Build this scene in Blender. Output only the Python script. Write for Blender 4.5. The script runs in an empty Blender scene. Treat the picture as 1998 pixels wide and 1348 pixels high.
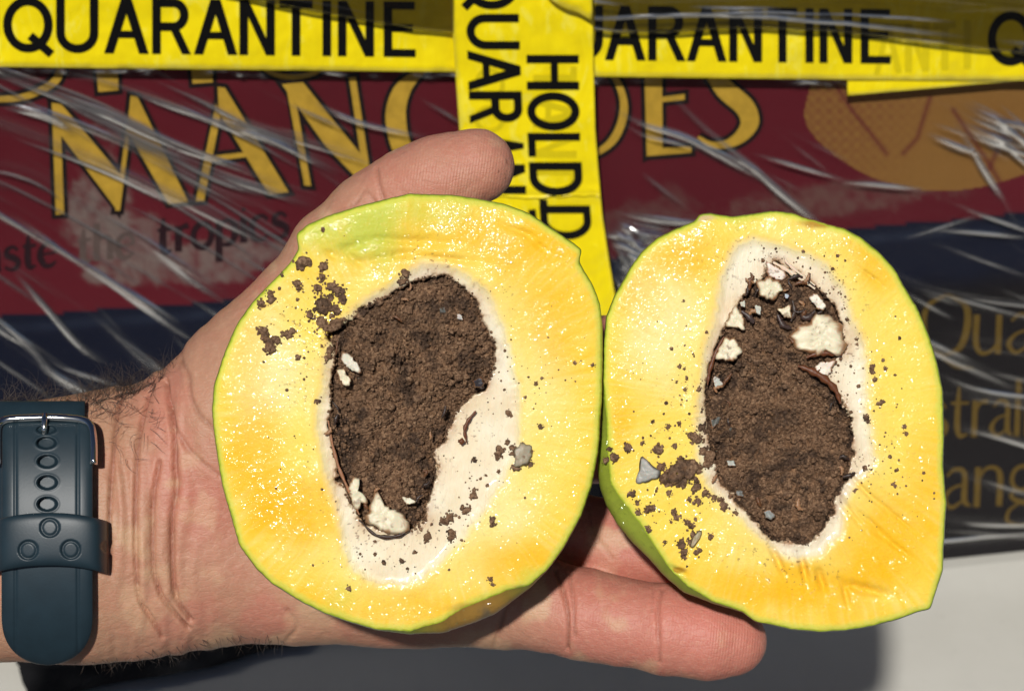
import bpy, math, random
import numpy as np
from mathutils import Matrix, Vector

random.seed(7)
RNG = np.random.default_rng(7)
scene = bpy.context.scene
R = math.radians

# ------------------------------------------------------------------ camera
PITCH = R(35)                      # the camera looks down by this much
DIST = 0.50                        # camera to the plane of the fruit
FPX = 4995.0                       # focal length in photo pixels (1998 wide)
CAM_H = 0.50
cam_d = bpy.data.cameras.new('camera')
cam = bpy.data.objects.new('camera', cam_d)
scene.collection.objects.link(cam)
cam_d.sensor_width = 36.0
cam_d.lens = 36.0 * FPX / 1998.0
cam_d.clip_start = 0.01
cam_d.clip_end = 200
cam.location = (0, 0, CAM_H)
cam.rotation_euler = (R(90) - PITCH, 0, 0)
cam_d.dof.use_dof = True
cam_d.dof.focus_distance = 0.495
cam_d.dof.aperture_fstop = 36
scene.camera = cam

# ------------------------------------------------------------------ light
SUN_EL, SUN_AZ = R(46), R(9)       # sun behind the camera, a little to the left
world = bpy.data.worlds.new('World')
scene.world = world
world.use_nodes = True
wn = world.node_tree
sky = wn.nodes.new('ShaderNodeTexSky')
sky.sky_type = 'NISHITA'
sky.sun_disc = False
sky.altitude = 3000
sky.air_density = 0.7
sky.dust_density = 3
sky.sun_elevation = SUN_EL
sky.sun_rotation = math.pi + SUN_AZ
bg = wn.nodes['Background']
wn.links.new(sky.outputs[0], bg.inputs[0])
bg.inputs[1].default_value = 0.05
sun_d = bpy.data.lights.new('sun', 'SUN')
sun = bpy.data.objects.new('sun', sun_d)
scene.collection.objects.link(sun)
sun_d.energy = 4.8
sun_d.angle = R(2.0)
sun_d.color = (1.0, 0.965, 0.91)
sd = Vector((math.sin(SUN_AZ) * math.cos(SUN_EL), math.cos(SUN_AZ) * math.cos(SUN_EL), -math.sin(SUN_EL)))
sun.rotation_euler = sd.to_track_quat('-Z', 'Y').to_euler()
sun.location = -sd * 3
scene.view_settings.view_transform = 'Standard'
scene.view_settings.look = 'None'
scene.view_settings.exposure = -0.3
scene.view_settings.gamma = 1.0

# frame of the held things: x right, y up, z towards the viewer, origin on the optical axis at DIST
cp, sp = math.cos(PITCH), math.sin(PITCH)
VM = np.array([[1, 0, 0], [0, sp, -cp], [0, cp, sp]])      # columns: right, up, back
EYE = np.array([0, 0, CAM_H])
ORG = EYE - VM[:, 2] * DIST
FRAME = Matrix.Translation(Vector(ORG)) @ Matrix(VM.tolist()).to_4x4()

def loc(px, py, z=0.0):
    """photo pixel at height z of the held frame"""
    px = np.asarray(px, float); py = np.asarray(py, float); z = np.asarray(z, float) + 0 * px
    k = (DIST - z) / FPX
    return np.stack([(px - 999) * k, -(py - 674) * k, z], -1)

# vertical front of the carton
YAW = R(9)
HV = np.array([math.cos(YAW), math.sin(YAW), 0.0])
NV = np.array([math.sin(YAW), -math.cos(YAW), 0.0])
BOXP = EYE - VM[:, 2] * 0.75

def onbox(px, py, off=0.0):
    px = np.asarray(px, float); py = np.asarray(py, float)
    d = ((px - 999) / FPX)[..., None] * VM[:, 0] - ((py - 674) / FPX)[..., None] * VM[:, 1] - VM[:, 2]
    t = ((BOXP - EYE) @ NV + np.asarray(off)) / (d @ NV)
    return EYE + d * t[..., None]

# ------------------------------------------------------------------ helpers
def link(o):
    scene.collection.objects.link(o); return o

def tag(o, label=None, cat=None, group=None, kind=None):
    if label: o['label'] = label
    if cat: o['category'] = cat
    if group: o['group'] = group
    if kind: o['kind'] = kind
    return o

def empty(name, m=None):
    o = bpy.data.objects.new(name, None)
    o.empty_display_size = 0.01
    if m is not None: o.matrix_world = m
    return link(o)

def mesh(name, V, F, mat, parent=None, m=None, smooth=True, col=None, attrs=None):
    me = bpy.data.meshes.new(name)
    V = np.asarray(V, np.float32)
    if isinstance(F, np.ndarray):
        n, k = F.shape
        me.vertices.add(len(V)); me.vertices.foreach_set('co', V.ravel())
        me.loops.add(n * k); me.loops.foreach_set('vertex_index', F.astype(np.int32).ravel())
        me.polygons.add(n)
        me.polygons.foreach_set('loop_start', np.arange(0, n * k, k, dtype=np.int32))
        me.update(calc_edges=True)
        me.validate()
    else:
        me.from_pydata(V.tolist(), [], F)
    if smooth:
        me.polygons.foreach_set('use_smooth', np.ones(len(me.polygons), bool))
    if col is not None:
        a = me.color_attributes.new('Col', 'FLOAT_COLOR', 'POINT')
        c = np.ones((len(V), 4), np.float32); c[:, :3] = col
        a.data.foreach_set('color', c.ravel())
    if attrs:
        for k_, v_ in attrs.items():
            a = me.attributes.new(k_, 'FLOAT', 'POINT')
            a.data.foreach_set('value', np.asarray(v_, np.float32))
    for mm in (mat if isinstance(mat, (list, tuple)) else [mat]):
        me.materials.append(mm)
    o = bpy.data.objects.new(name, me)
    if parent is not None: o.parent = parent
    elif m is not None: o.matrix_world = m
    return link(o)

def gridF(nu, nv, mask=None, flip=False):
    i = np.arange(nu * nv).reshape(nu, nv)
    q = np.stack([i[:-1, :-1], i[1:, :-1], i[1:, 1:], i[:-1, 1:]], -1)
    if flip: q = q[..., ::-1]
    if mask is not None: q = q[mask]
    return q.reshape(-1, 4)

def compact(V, F, *extra):
    u, inv = np.unique(F, return_inverse=True)
    return (V[u], inv.reshape(F.shape)) + tuple(e[u] for e in extra)

def srgb(r, g, b):
    f = lambda c: ((c / 255 + .055) / 1.055) ** 2.4 if c > 10 else c / 255 / 12.92
    return np.array([f(r), f(g), f(b)])

# value noise -------------------------------------------------------
def _h(i, j, k, s):
    n = (i * 374761393 + j * 668265263 + k * 1274126177 + s * 974634777) & 0xffffffff
    n = ((n ^ (n >> 13)) * 1274126177) & 0xffffffff
    n = (n ^ (n >> 16)) & 0xffff
    return n / 65535.0

def vn(x, y, z=0.0, s=0):
    x = np.asarray(x, float); y = np.asarray(y, float) + 0 * x; z = np.asarray(z, float) + 0 * x
    i, j, k = np.floor(x).astype(np.int64), np.floor(y).astype(np.int64), np.floor(z).astype(np.int64)
    fx, fy, fz = x - i, y - j, z - k
    fx = fx * fx * (3 - 2 * fx); fy = fy * fy * (3 - 2 * fy); fz = fz * fz * (3 - 2 * fz)
    r = 0
    for a in (0, 1):
        for b in (0, 1):
            w = (fx if a else 1 - fx) * (fy if b else 1 - fy)
            r = r + w * ((1 - fz) * _h(i + a, j + b, k, s) + fz * _h(i + a, j + b, k + 1, s))
    return r * 2 - 1

def vn2(x, y, s=0):
    x = np.asarray(x, float); y = np.asarray(y, float) + 0 * x
    i, j = np.floor(x).astype(np.int64), np.floor(y).astype(np.int64)
    fx, fy = x - i, y - j
    fx = fx * fx * (3 - 2 * fx); fy = fy * fy * (3 - 2 * fy)
    return 2 * ((1 - fx) * ((1 - fy) * _h(i, j, 0, s) + fy * _h(i, j + 1, 0, s)) + fx * ((1 - fy) * _h(i + 1, j, 0, s) + fy * _h(i + 1, j + 1, 0, s))) - 1

def fbm(x, y, sc, octv=4, s=0, g=0.5):
    r = 0; a = 1; t = 0
    for o in range(octv):
        r = r + a * vn2(x / sc * 2 ** o + 13.7 * o, y / sc * 2 ** o + 5.1 * o, s + o); t += a; a *= g
    return r / t

def sstep(a, b, x):
    t = np.clip((x - a) / (b - a), 0, 1); return t * t * (3 - 2 * t)

def polydist(px, py, poly, closed=True):
    """signed distance (inside negative) in pixels"""
    P = np.asarray(poly, float); Q = np.roll(P, -1, 0)
    if not closed: P, Q = P[:-1], Q[:-1]
    d = np.full(np.shape(px), 1e18); ins = np.zeros(np.shape(px), bool)
    for (x0, y0), (x1, y1) in zip(P, Q):
        ex, ey = x1 - x0, y1 - y0
        L = ex * ex + ey * ey + 1e-9
        t = np.clip(((px - x0) * ex + (py - y0) * ey) / L, 0, 1)
        dd = (px - x0 - t * ex) ** 2 + (py - y0 - t * ey) ** 2
        d = np.minimum(d, dd)
        if closed:
            c = ((y0 > py) != (y1 > py))
            ins ^= c & (px < ex * (py - y0) / (ey if abs(ey) > 1e-9 else 1e-9) + x0)
    d = np.sqrt(d)
    return np.where(ins, -d, d) if closed else d

def radial(poly, c, n, smooth=3):
    """radius of a star shaped outline around c at n even angles"""
    P = np.asarray(poly, float) - c
    P2 = []
    for a, b in zip(P, np.roll(P, -1, 0)):
        for t in np.linspace(0, 1, 24, endpoint=False): P2.append(a + (b - a) * t)
    P2 = np.array(P2)
    th = np.arctan2(P2[:, 1], P2[:, 0]); r = np.hypot(P2[:, 0], P2[:, 1])
    o = np.argsort(th); th, r = th[o], r[o]
    T = np.linspace(-math.pi, math.pi, n, endpoint=False)
    rr = np.interp(T, np.r_[th - 2 * math.pi, th, th + 2 * math.pi], np.r_[r, r, r])
    for _ in range(smooth):
        rr = (np.roll(rr, 1) + 2 * rr + np.roll(rr, -1)) / 4
    return T, rr

def catmull(pts, n=8, closed=False):
    P = np.asarray(pts, float); out = []
    m = len(P); rng = range(m if closed else m - 1)
    for i in rng:
        p0 = P[(i - 1) % m] if closed or i > 0 else 2 * P[0] - P[1]
        p1 = P[i]; p2 = P[(i + 1) % m]
        p3 = P[(i + 2) % m] if closed or i < m - 2 else 2 * P[-1] - P[-2]
        for t in np.linspace(0, 1, n, endpoint=False):
            out.append(.5 * ((2 * p1) + (-p0 + p2) * t + (2 * p0 - 5 * p1 + 4 * p2 - p3) * t * t + (-p0 + 3 * p1 - 3 * p2 + p3) * t ** 3))
    if not closed: out.append(P[-1])
    return np.array(out)

# ------------------------------------------------------------------ materials
class NB:
    def __init__(s, name):
        s.m = bpy.data.materials.new(name); s.m.use_nodes = True
        s.t = s.m.node_tree; s.b = s.t.nodes['Principled BSDF']; s.out = s.t.nodes['Material Output']
    def n(s, ty, **kw):
        nd = s.t.nodes.new('ShaderNode' + ty)
        for k, v in kw.items():
            if k in nd.inputs: nd.inputs[k].default_value = v
            else: setattr(nd, k, v)
        return nd
    def l(s, a, b): s.t.links.new(a, b)
    def coords(s, scale=(1, 1, 1), rot=(0, 0, 0)):
        c = s.n('TexCoord'); mp = s.n('Mapping')
        mp.inputs['Scale'].default_value = scale; mp.inputs['Rotation'].default_value = rot
        s.l(c.outputs['Object'], mp.inputs[0]); return mp.outputs[0]
    def noise(s, vec, scale, detail=4, rough=.6, dist=0):
        nd = s.n('TexNoise'); nd.inputs['Scale'].default_value = scale; nd.inputs['Detail'].default_value = detail
        nd.inputs['Roughness'].default_value = rough; nd.inputs['Distortion'].default_value = dist
        s.l(vec, nd.inputs['Vector']); return nd.outputs['Fac']
    def ramp(s, fac, stops):
        r = s.n('ValToRGB'); el = r.color_ramp.elements
        while len(el) < len(stops): el.new(.5)
        for e, (p, c) in zip(el, stops):
            e.position = p; e.color = (*c, 1) if len(c) == 3 else c
        s.l(fac, r.inputs[0]); return r.outputs[0]
    def mix(s, a, b, fac, blend='MIX'):
        m = s.n('Mix', data_type='RGBA', blend_type=blend)
        for sock, v in ((m.inputs[0], fac), (m.inputs[6], a), (m.inputs[7], b)):
            if isinstance(v, bpy.types.NodeSocket): s.l(v, sock)
            else: sock.default_value = v if isinstance(v, float) else (*v, 1)
        return m.outputs[2]
    def math(s, op, a, b=0.0, c=None):
        m = s.n('Math', operation=op)
        for i, v in enumerate((a, b) if c is None else (a, b, c)):
            if isinstance(v, bpy.types.NodeSocket): s.l(v, m.inputs[i])
            else: m.inputs[i].default_value = v
        return m.outputs[0]
    def bump(s, h, strength=.5, dist=.0005, prev=None):
        b = s.n('Bump'); b.inputs['Strength'].default_value = strength; b.inputs['Distance'].default_value = dist
        s.l(h, b.inputs['Height'])
        if prev is not None: s.l(prev, b.inputs['Normal'])
        return b.outputs[0]
    def attr(s, name='Col', fac=False):
        a = s.n('Attribute', attribute_name=name); return a.outputs['Fac' if fac else 'Color']
    def set(s, **kw):
        for k, v in kw.items():
            k = k.replace('_', ' ')
            if isinstance(v, bpy.types.NodeSocket): s.l(v, s.b.inputs[k])
            else: s.b.inputs[k].default_value = (*v, 1) if (hasattr(v, '__len__') and len(v) == 3 and 'Radius' not in k) else v
        return s

def plain(name, c, rough=.5, bumps=None, var=.12, **kw):
    b = NB(name); v = b.coords()
    f = b.noise(v, 260, 4)
    c = np.array(c)
    b.set(Base_Color=b.ramp(f, [(.3, tuple(c * (1 - var))), (.7, tuple(np.minimum(c * (1 + var), 1)))]), Roughness=rough, **kw)
    if bumps: b.set(Normal=b.bump(b.noise(v, bumps[0], 5), bumps[1], bumps[2]))
    return b.m

def mat_flesh():
    b = NB('mango_flesh'); v = b.coords()
    c = b.attr()
    f = b.noise(v, 900, 5, .7)
    c2 = b.mix(c, (0.86, 0.42, 0.02), b.math('MULTIPLY', b.ramp(f, [(.52, (0, 0, 0)), (.75, (1, 1, 1))]), .25))
    wet = b.attr('wet', True)
    n1 = b.bump(b.noise(v, 950, 2, .5, .6), .42, .0003)
    n2 = b.bump(b.noise(v, 2100, 2, .5, .3), .75, .00012, n1)
    b.set(Base_Color=c2, Roughness=.42, Normal=n1, Specular_IOR_Level=.08, Coat_Weight=b.math('MULTIPLY', wet, b.ramp(b.noise(v, 1300, 2, .5, .5), [(.44, (.08, .08, .08)), (.58, (.9, .9, .9))])), Coat_Roughness=.065, Coat_Normal=n2,
          Coat_IOR=1.55, Subsurface_Weight=.15, Subsurface_Radius=(1.0, .6, .2), Subsurface_Scale=.0012)
    return b.m

def mat_skinrind():
    b = NB('mango_rind'); v = b.coords()
    c = b.attr()
    f = b.noise(v, 700, 5, .7)
    c2 = b.mix(c, (.03, .05, .01), b.math('MULTIPLY', b.ramp(f, [(.55, (0, 0, 0)), (.8, (1, 1, 1))]), .5))
    sp_ = b.n('TexVoronoi'); sp_.inputs['Scale'].default_value = 420; b.l(v, sp_.inputs['Vector'])
    c3 = b.mix(c2, (.5, .5, .2), b.math('MULTIPLY', b.ramp(sp_.outputs['Distance'], [(.08, (1, 1, 1)), (.16, (0, 0, 0))]), .35))
    b.set(Base_Color=c3, Roughness=.42, Normal=b.bump(f, .3, .0002))
    return b.m

def mat_husk():
    b = NB('mango_husk'); v = b.coords()
    c = b.attr(); f = b.noise(b.coords((1, .25, 1), (0, 0, .5)), 1500, 5, .7)
    b.set(Base_Color=b.mix(c, (.62, .44, .26), b.math('MULTIPLY', f, .35)), Roughness=.4,
          Normal=b.bump(f, .6, .0003), Coat_Weight=.35, Coat_Roughness=.12, Subsurface_Weight=.25, Subsurface_Radius=(1, .6, .4), Subsurface_Scale=.0012)
    return b.m

def mat_frass(name='weevil_frass', k=1.0):
    b = NB(name); v = b.coords()
    f = b.noise(v, 1500, 6, .75); g = b.noise(v, 220, 3, .6); h = b.noise(v, 5200, 3, .6)
    c = b.ramp(f, [(.25, (.03 * k, .014 * k, .008 * k)), (.46, (.20 * k, .108 * k, .058 * k)), (.66, (.50 * k, .31 * k, .18 * k))])
    c = b.mix(c, (.03, .018, .014), b.math('MULTIPLY', b.ramp(g, [(.50, (0, 0, 0)), (.62, (1, 1, 1))]), .68))
    c = b.mix(c, (.36, .19, .09), b.math('MULTIPLY', b.ramp(b.noise(v, 480, 3, .6), [(.55, (0, 0, 0)), (.7, (1, 1, 1))]), .4))
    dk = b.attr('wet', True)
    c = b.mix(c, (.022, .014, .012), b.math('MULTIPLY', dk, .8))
    n1 = b.bump(f, 1.0, .0005)
    b.set(Base_Color=c, Roughness=b.math('MULTIPLY_ADD', dk, -.25, .6), Normal=b.bump(h, .8, .0002, n1), Specular_IOR_Level=.35)
    return b.m

def mat_skin():
    b = NB('palm_skin'); v = b.coords()
    c = b.attr()
    bl = b.noise(v, 75, 5, .65); fine = b.noise(v, 900, 5, .7)
    c = b.mix(c, (.50, .14, .10), b.math('MULTIPLY', b.ramp(bl, [(.42, (0, 0, 0)), (.72, (1, 1, 1))]), .35))
    c = b.mix(c, (.66, .42, .29), b.math('MULTIPLY', b.ramp(fine, [(.5, (0, 0, 0)), (.75, (1, 1, 1))]), .28))
    # criss cross skin lines and fingerprint ridges
    vo = b.n('TexVoronoi', feature='DISTANCE_TO_EDGE'); vo.inputs['Scale'].default_value = 900
    b.l(b.coords((.45, 1, 1), (0, 0, .25)), vo.inputs['Vector'])
    cr = b.ramp(vo.outputs['Distance'], [(0, (0, 0, 0)), (.12, (1, 1, 1))])
    wv = b.n('TexWave', wave_type='BANDS', bands_direction='X'); wv.inputs['Scale'].default_value = 560
    wv.inputs['Distortion'].default_value = 9; wv.inputs['Detail'].default_value = 1; wv.inputs['Detail Scale'].default_value = .12
    b.l(b.coords((1, .35, 1), (0, 0, .35)), wv.inputs['Vector'])
    n1 = b.bump(cr, .35, .0001)
    n2 = b.bump(b.math('MULTIPLY', wv.outputs['Fac'], b.attr('ridge', True)), .42, .00013, n1)
    n3 = b.bump(fine, .5, .00025, n2)
    b.set(Base_Color=c, Roughness=.5, Normal=n3, Subsurface_Weight=.25, Subsurface_Radius=(1, .35, .2), Subsurface_Scale=.0018, Specular_IOR_Level=.38)
    return b.m

def mat_film(name, tint, spec, rough, haze, amt=1.0):
    b = NB(name); t = b.t
    tr = b.n('BsdfTransparent'); tr.inputs[0].default_value = (*tint, 1)
    gl = b.n('BsdfGlossy'); gl.inputs['Color'].default_value = (1, 1, 1, 1); gl.inputs['Roughness'].default_value = rough
    df = b.n('BsdfDiffuse'); df.inputs['Color'].default_value = (.75, .75, .75, 1)
    v = b.coords((.22, 1, 1.0), (0, R(-24), 0))
    bm = b.bump(b.noise(v, 520, 4, .6, .5), .35, .0003)
    b.l(bm, gl.inputs['Normal'])
    lw = b.n('LayerWeight'); lw.inputs['Blend'].default_value = .5; b.l(bm, lw.inputs['Normal'])
    fac = b.math('MULTIPLY_ADD', b.math('POWER', lw.outputs['Facing'], 5.0), .9, b.math('MULTIPLY_ADD', b.attr('fold', True), amt, .036 * spec))   # two-sided Schlick
    g2 = b.n('BsdfGlossy'); g2.inputs['Roughness'].default_value = .36; b.l(bm, g2.inputs['Normal'])
    mg = b.n('MixShader'); mg.inputs[0].default_value = .5; b.l(gl.outputs[0], mg.inputs[1]); b.l(g2.outputs[0], mg.inputs[2])
    m1 = b.n('MixShader'); b.l(b.math('MINIMUM', fac, .9), m1.inputs[0]); b.l(tr.outputs[0], m1.inputs[1]); b.l(mg.outputs[0], m1.inputs[2])
    hz = b.math('MULTIPLY', b.ramp(b.noise(v, 60, 5, .65, .3), [(.45, (0, 0, 0)), (.8, (1, 1, 1))]), haze)
    m2 = b.n('MixShader'); b.l(hz, m2.inputs[0]); b.l(m1.outputs[0], m2.inputs[1]); b.l(df.outputs[0], m2.inputs[2])
    b.l(m2.outputs[0], b.out.inputs[0])
    return b.m

def mat_tape():
    b = NB('yellow_tape'); v = b.coords()
    f = b.noise(b.coords((1, 1, .3), (0, R(35), 0)), 160, 5, .7, 1.5)
    c = b.ramp(f, [(.35, (.92, .72, .002)), (.55, (.96, .77, .003)), (.62, (.96, .82, .06)), (.7, (.94, .76, .002))])
    big = b.noise(v, 38, 3, .5)
    b.set(Base_Color=c, Roughness=.3, Normal=b.bump(big, .9, .004, b.bump(f, .3, .0006)), Coat_Weight=.4, Coat_Roughness=.12)
    return b.m

def mat_carton(name, col, wear_areas=True):
    b = NB(name); v = b.coords()
    fine = b.noise(v, 1300, 3, .7); big = b.noise(v, 60, 4)
    fl = b.n('TexWave', wave_type='BANDS', bands_direction='Z'); fl.inputs['Scale'].default_value = 42; fl.inputs['Distortion'].default_value = 1.5
    b.l(v, fl.inputs['Vector'])
    c = b.mix(b.attr(), (.02, .01, .01), b.math('MULTIPLY', fine, .35))
    b.set(Base_Color=c, Roughness=.6, Specular_IOR_Level=.12, Normal=b.bump(b.math('ADD', b.math('MULTIPLY', fl.outputs['Fac'], .15), b.math('MULTIPLY', fine, .2)), .35, .0006))
    return b.m

def mat_attr(name, rough=.5, bump=None, **kw):
    b = NB(name); v = b.coords(); b.set(Base_Color=b.attr(), Roughness=rough, **kw)
    if bump: b.set(Normal=b.bump(b.noise(v, bump[0], 5, .65), bump[1], bump[2]))
    return b.m

M = dict(flesh=mat_flesh(), rind=mat_skinrind(), husk=mat_husk(), frass=mat_frass(), crumb=mat_frass('frass_crumb', .9), skin=mat_skin(),
         film=mat_film('stretch_film', (.97, .97, .97), .4, .13, .002, 1.6), bunch=mat_film('stretch_film_layers', (.30, .285, .26), 1.0, .13, .006, 1.5),
         tape=mat_tape(), ink=plain('black_ink', (.004, .004, .004), .4, Specular_IOR_Level=.25),
         carton=mat_carton('printed_carton', None),
         gold=plain('gold_ink', (.47, .29, .035), .5, (600, .2, .0003), .15, Specular_IOR_Level=.15),
         outline=plain('dark_outline_ink', (.014, .009, .009), .6, (900, .3, .0002), Specular_IOR_Level=.1),
         darkink=plain('dark_text_ink', (.022, .009, .012), .6, Specular_IOR_Level=.1),
         golddim=plain('ochre_text_ink', (.11, .068, .012), .6, Specular_IOR_Level=.1),
         board=plain('brown_board', (.30, .20, .11), .8, (500, .3, .0004)),
         kernel=mat_attr('mango_kernel', .35, (900, .4, .0003), Subsurface_Weight=.3, Subsurface_Scale=.001, Coat_Weight=.0, Specular_IOR_Level=.25),
         rubber=plain('slate_blue_rubber', (.011, .025, .035), .46, (2500, .15, .0001), .1),
         steel=plain('polished_steel', (.75, .73, .70), .12, None, .03, Metallic=1.0),
         hair=plain('dark_arm_hair', (.035, .02, .012), .4),
         floor=None)

b = NB('pale_floor'); v = b.coords()
f1 = b.noise(v, 14, 5, .6); f2 = b.noise(v, 160, 5, .7); f3 = b.noise(b.coords((1, .12, 1), (0, 0, .5)), 120, 3)
c = b.ramp(f1, [(.3, (.52, .505, .45)), (.7, (.59, .575, .52))])
c = b.mix(c, (.35, .33, .28), b.math('MULTIPLY', b.ramp(f2, [(.60, (0, 0, 0)), (.8, (1, 1, 1))]), .35))
c = b.mix(c, (.5, .49, .45), b.math('MULTIPLY', b.ramp(f3, [(.55, (0, 0, 0)), (.75, (1, 1, 1))]), .25))
b.set(Base_Color=c, Roughness=.5, Normal=b.bump(f2, .2, .0005)); M['floor'] = b.m

# ------------------------------------------------------------------ ground
pb = onbox(1920, 1082)                       # lowest edge of the carton at the right
FLOOR = float(pb[2]) - .001
gnd = plain('asphalt', (.05, .05, .052), .9, (90, .4, .004), .3)  # unseen dark ground, added to cut bounce and reflections in the film
mesh('ground', [(-60, -60, FLOOR - .8), (60, -60, FLOOR - .8), (60, 60, FLOOR - .8), (-60, 60, FLOOR - .8)], [(0, 1, 2, 3)], gnd, smooth=False)['kind'] = 'structure'
fy = float(onbox(999, 1150)[1])
table = empty('table', Matrix.Translation((0, fy + .1, FLOOR - .8))); tag(table, 'pale painted table top under the carton, speckled and lightly stained', 'table')
def boxmesh(name, lo, hi, mat, parent, m=None, bev=.003):
    (a, b_, c_), (d, e, f) = lo, hi
    import bmesh
    bm = bmesh.new(); bmesh.ops.create_cube(bm, size=1)
    for v_ in bm.verts: v_.co = Vector(((a + d) / 2 + v_.co.x * (d - a), (b_ + e) / 2 + v_.co.y * (e - b_), (c_ + f) / 2 + v_.co.z * (f - c_)))
    bmesh.ops.bevel(bm, geom=bm.edges[:], offset=bev, segments=2, affect='EDGES')
    me = bpy.data.meshes.new(name); bm.to_mesh(me); bm.free(); me.materials.append(mat)
    o = bpy.data.objects.new(name, me); o.parent = parent; return link(o)
boxmesh('table_top', (-.75, -.24, .77), (.75, .50, .80), M['floor'], table)  # front stops just out of view, shaped to limit bounce onto film and hand
for lx in (-.70, .66):
    for ly in (-.20, .42): boxmesh('leg', (lx, ly, .001), (lx + .04, ly + .04, .769), M['steel'], table, bev=.002)

# ------------------------------------------------------------------ carton
box = empty('fruit_carton', Matrix.Translation(Vector(onbox(999, 1180))))
box.matrix_world = Matrix.Identity(4)
tag(box, 'maroon and navy cardboard mango carton with gold lettering, wrapped in film', 'carton')
BY = [(-900, 697), (0, 619), (250, 601), (480, 583), (1000, 527), (1680, 446), (1998, 416), (2700, 350)]    # maroon / navy border
by = lambda x: np.interp(x, [p[0] for p in BY], [p[1] for p in BY])
gx = np.arange(-600, 2610, 6.0); gy = np.arange(-380, 1261, 6.0)
GX, GY = np.meshgrid(gx, gy, indexing='ij')
P = onbox(GX, GY)
P[..., 2] = np.maximum(P[..., 2], FLOOR + .001)
d = GY - (by(GX) + 4 * fbm(GX, GY, 90, 3))
maroon = np.array([.112, .0095, .017]); navy = np.array([.0035, .008, .022]); dark = np.array([.0045, .005, .007])
C = maroon * (1 + .25 * fbm(GX, GY, 300, 3, 5))[..., None]
# reddish halo printed round the lettering
C = np.where((d < 0)[..., None], C, navy)
w = sstep(90, 160, d + 20 * fbm(GX, GY, 120, 2, 9)) * sstep(900, 1700, GX)
C = C * (1 - w[..., None]) + dark * w[..., None]
# worn pale scuffs
def scuff(C, cx, cy, rx, ry, rot, seed, col, amt, sc=60, th=.0):
    dx, dy = GX - cx, GY - cy
    u = (dx * math.cos(rot) + dy * math.sin(rot)) / rx; v_ = (-dx * math.sin(rot) + dy * math.cos(rot)) / ry
    q = 1 - np.sqrt(u * u + v_ * v_) + 0.75 * fbm(GX, GY, sc, 5, seed, .65) - th
    k_ = sstep(0, .35, q)[..., None] * amt * np.clip(.75 + .9 * fbm(GX, GY, 20, 3, seed + 50, .7), .15, 1)[..., None]
    return C * (1 - k_) + np.array(col) * k_
pale = (.21, .165, .145)
C = scuff(C, 190, 400, 60, 130, 0.0, 21, pale, .85)
C = scuff(C, 380, 515, 190, 45, -.12, 22, pale, .8)
C = scuff(C, 250, 470, 130, 50, .2, 23, pale, .6)
C = scuff(C, 1660, 385, 330, 38, -.12, 24, (.15, .085, .07), .7)
C = scuff(C, 1280, 440, 120, 60, -.1, 25, (.13, .07, .06), .55)
# faded crease below the border
k_ = np.exp(-((d - 24) / 9) ** 2)[..., None] * .25 * (0.6 + .4 * fbm(GX, GY, 30, 3, 31))[..., None]
C = C * (1 - k_) + np.array([.06, .085, .14]) * k_
mesh('front_panel', P.reshape(-1, 3), gridF(len(gx), len(gy)), M['carton'], box, col=C.reshape(-1, 3))
a0, a1 = P[0, -1].copy(), P[-1, -1].copy(); t0, t1 = P[0, 0].copy(), P[-1, 0].copy()
zt = min(t0[2], t1[2]); a0[2] = a1[2] = FLOOR + .001
A = np.array([[a0[0], a0[1], FLOOR + .001], [a1[0], a1[1], FLOOR + .001]]) - NV * .003
bk = -NV * .26
zt = max(t0[2], t1[2]) + .004
T_ = A.copy(); T_[:, 2] = zt
Vb = np.array([A[0], A[1], A[1] + bk, A[0] + bk, T_[0], T_[1], T_[1] + bk, T_[0] + bk])
mesh('carton_body', Vb, [(0, 1, 5, 4), (1, 2, 6, 5), (2, 3, 7, 6), (3, 0, 4, 7), (4, 5, 6, 7), (3, 2, 1, 0)], M['board'], box, smooth=False)

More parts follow.
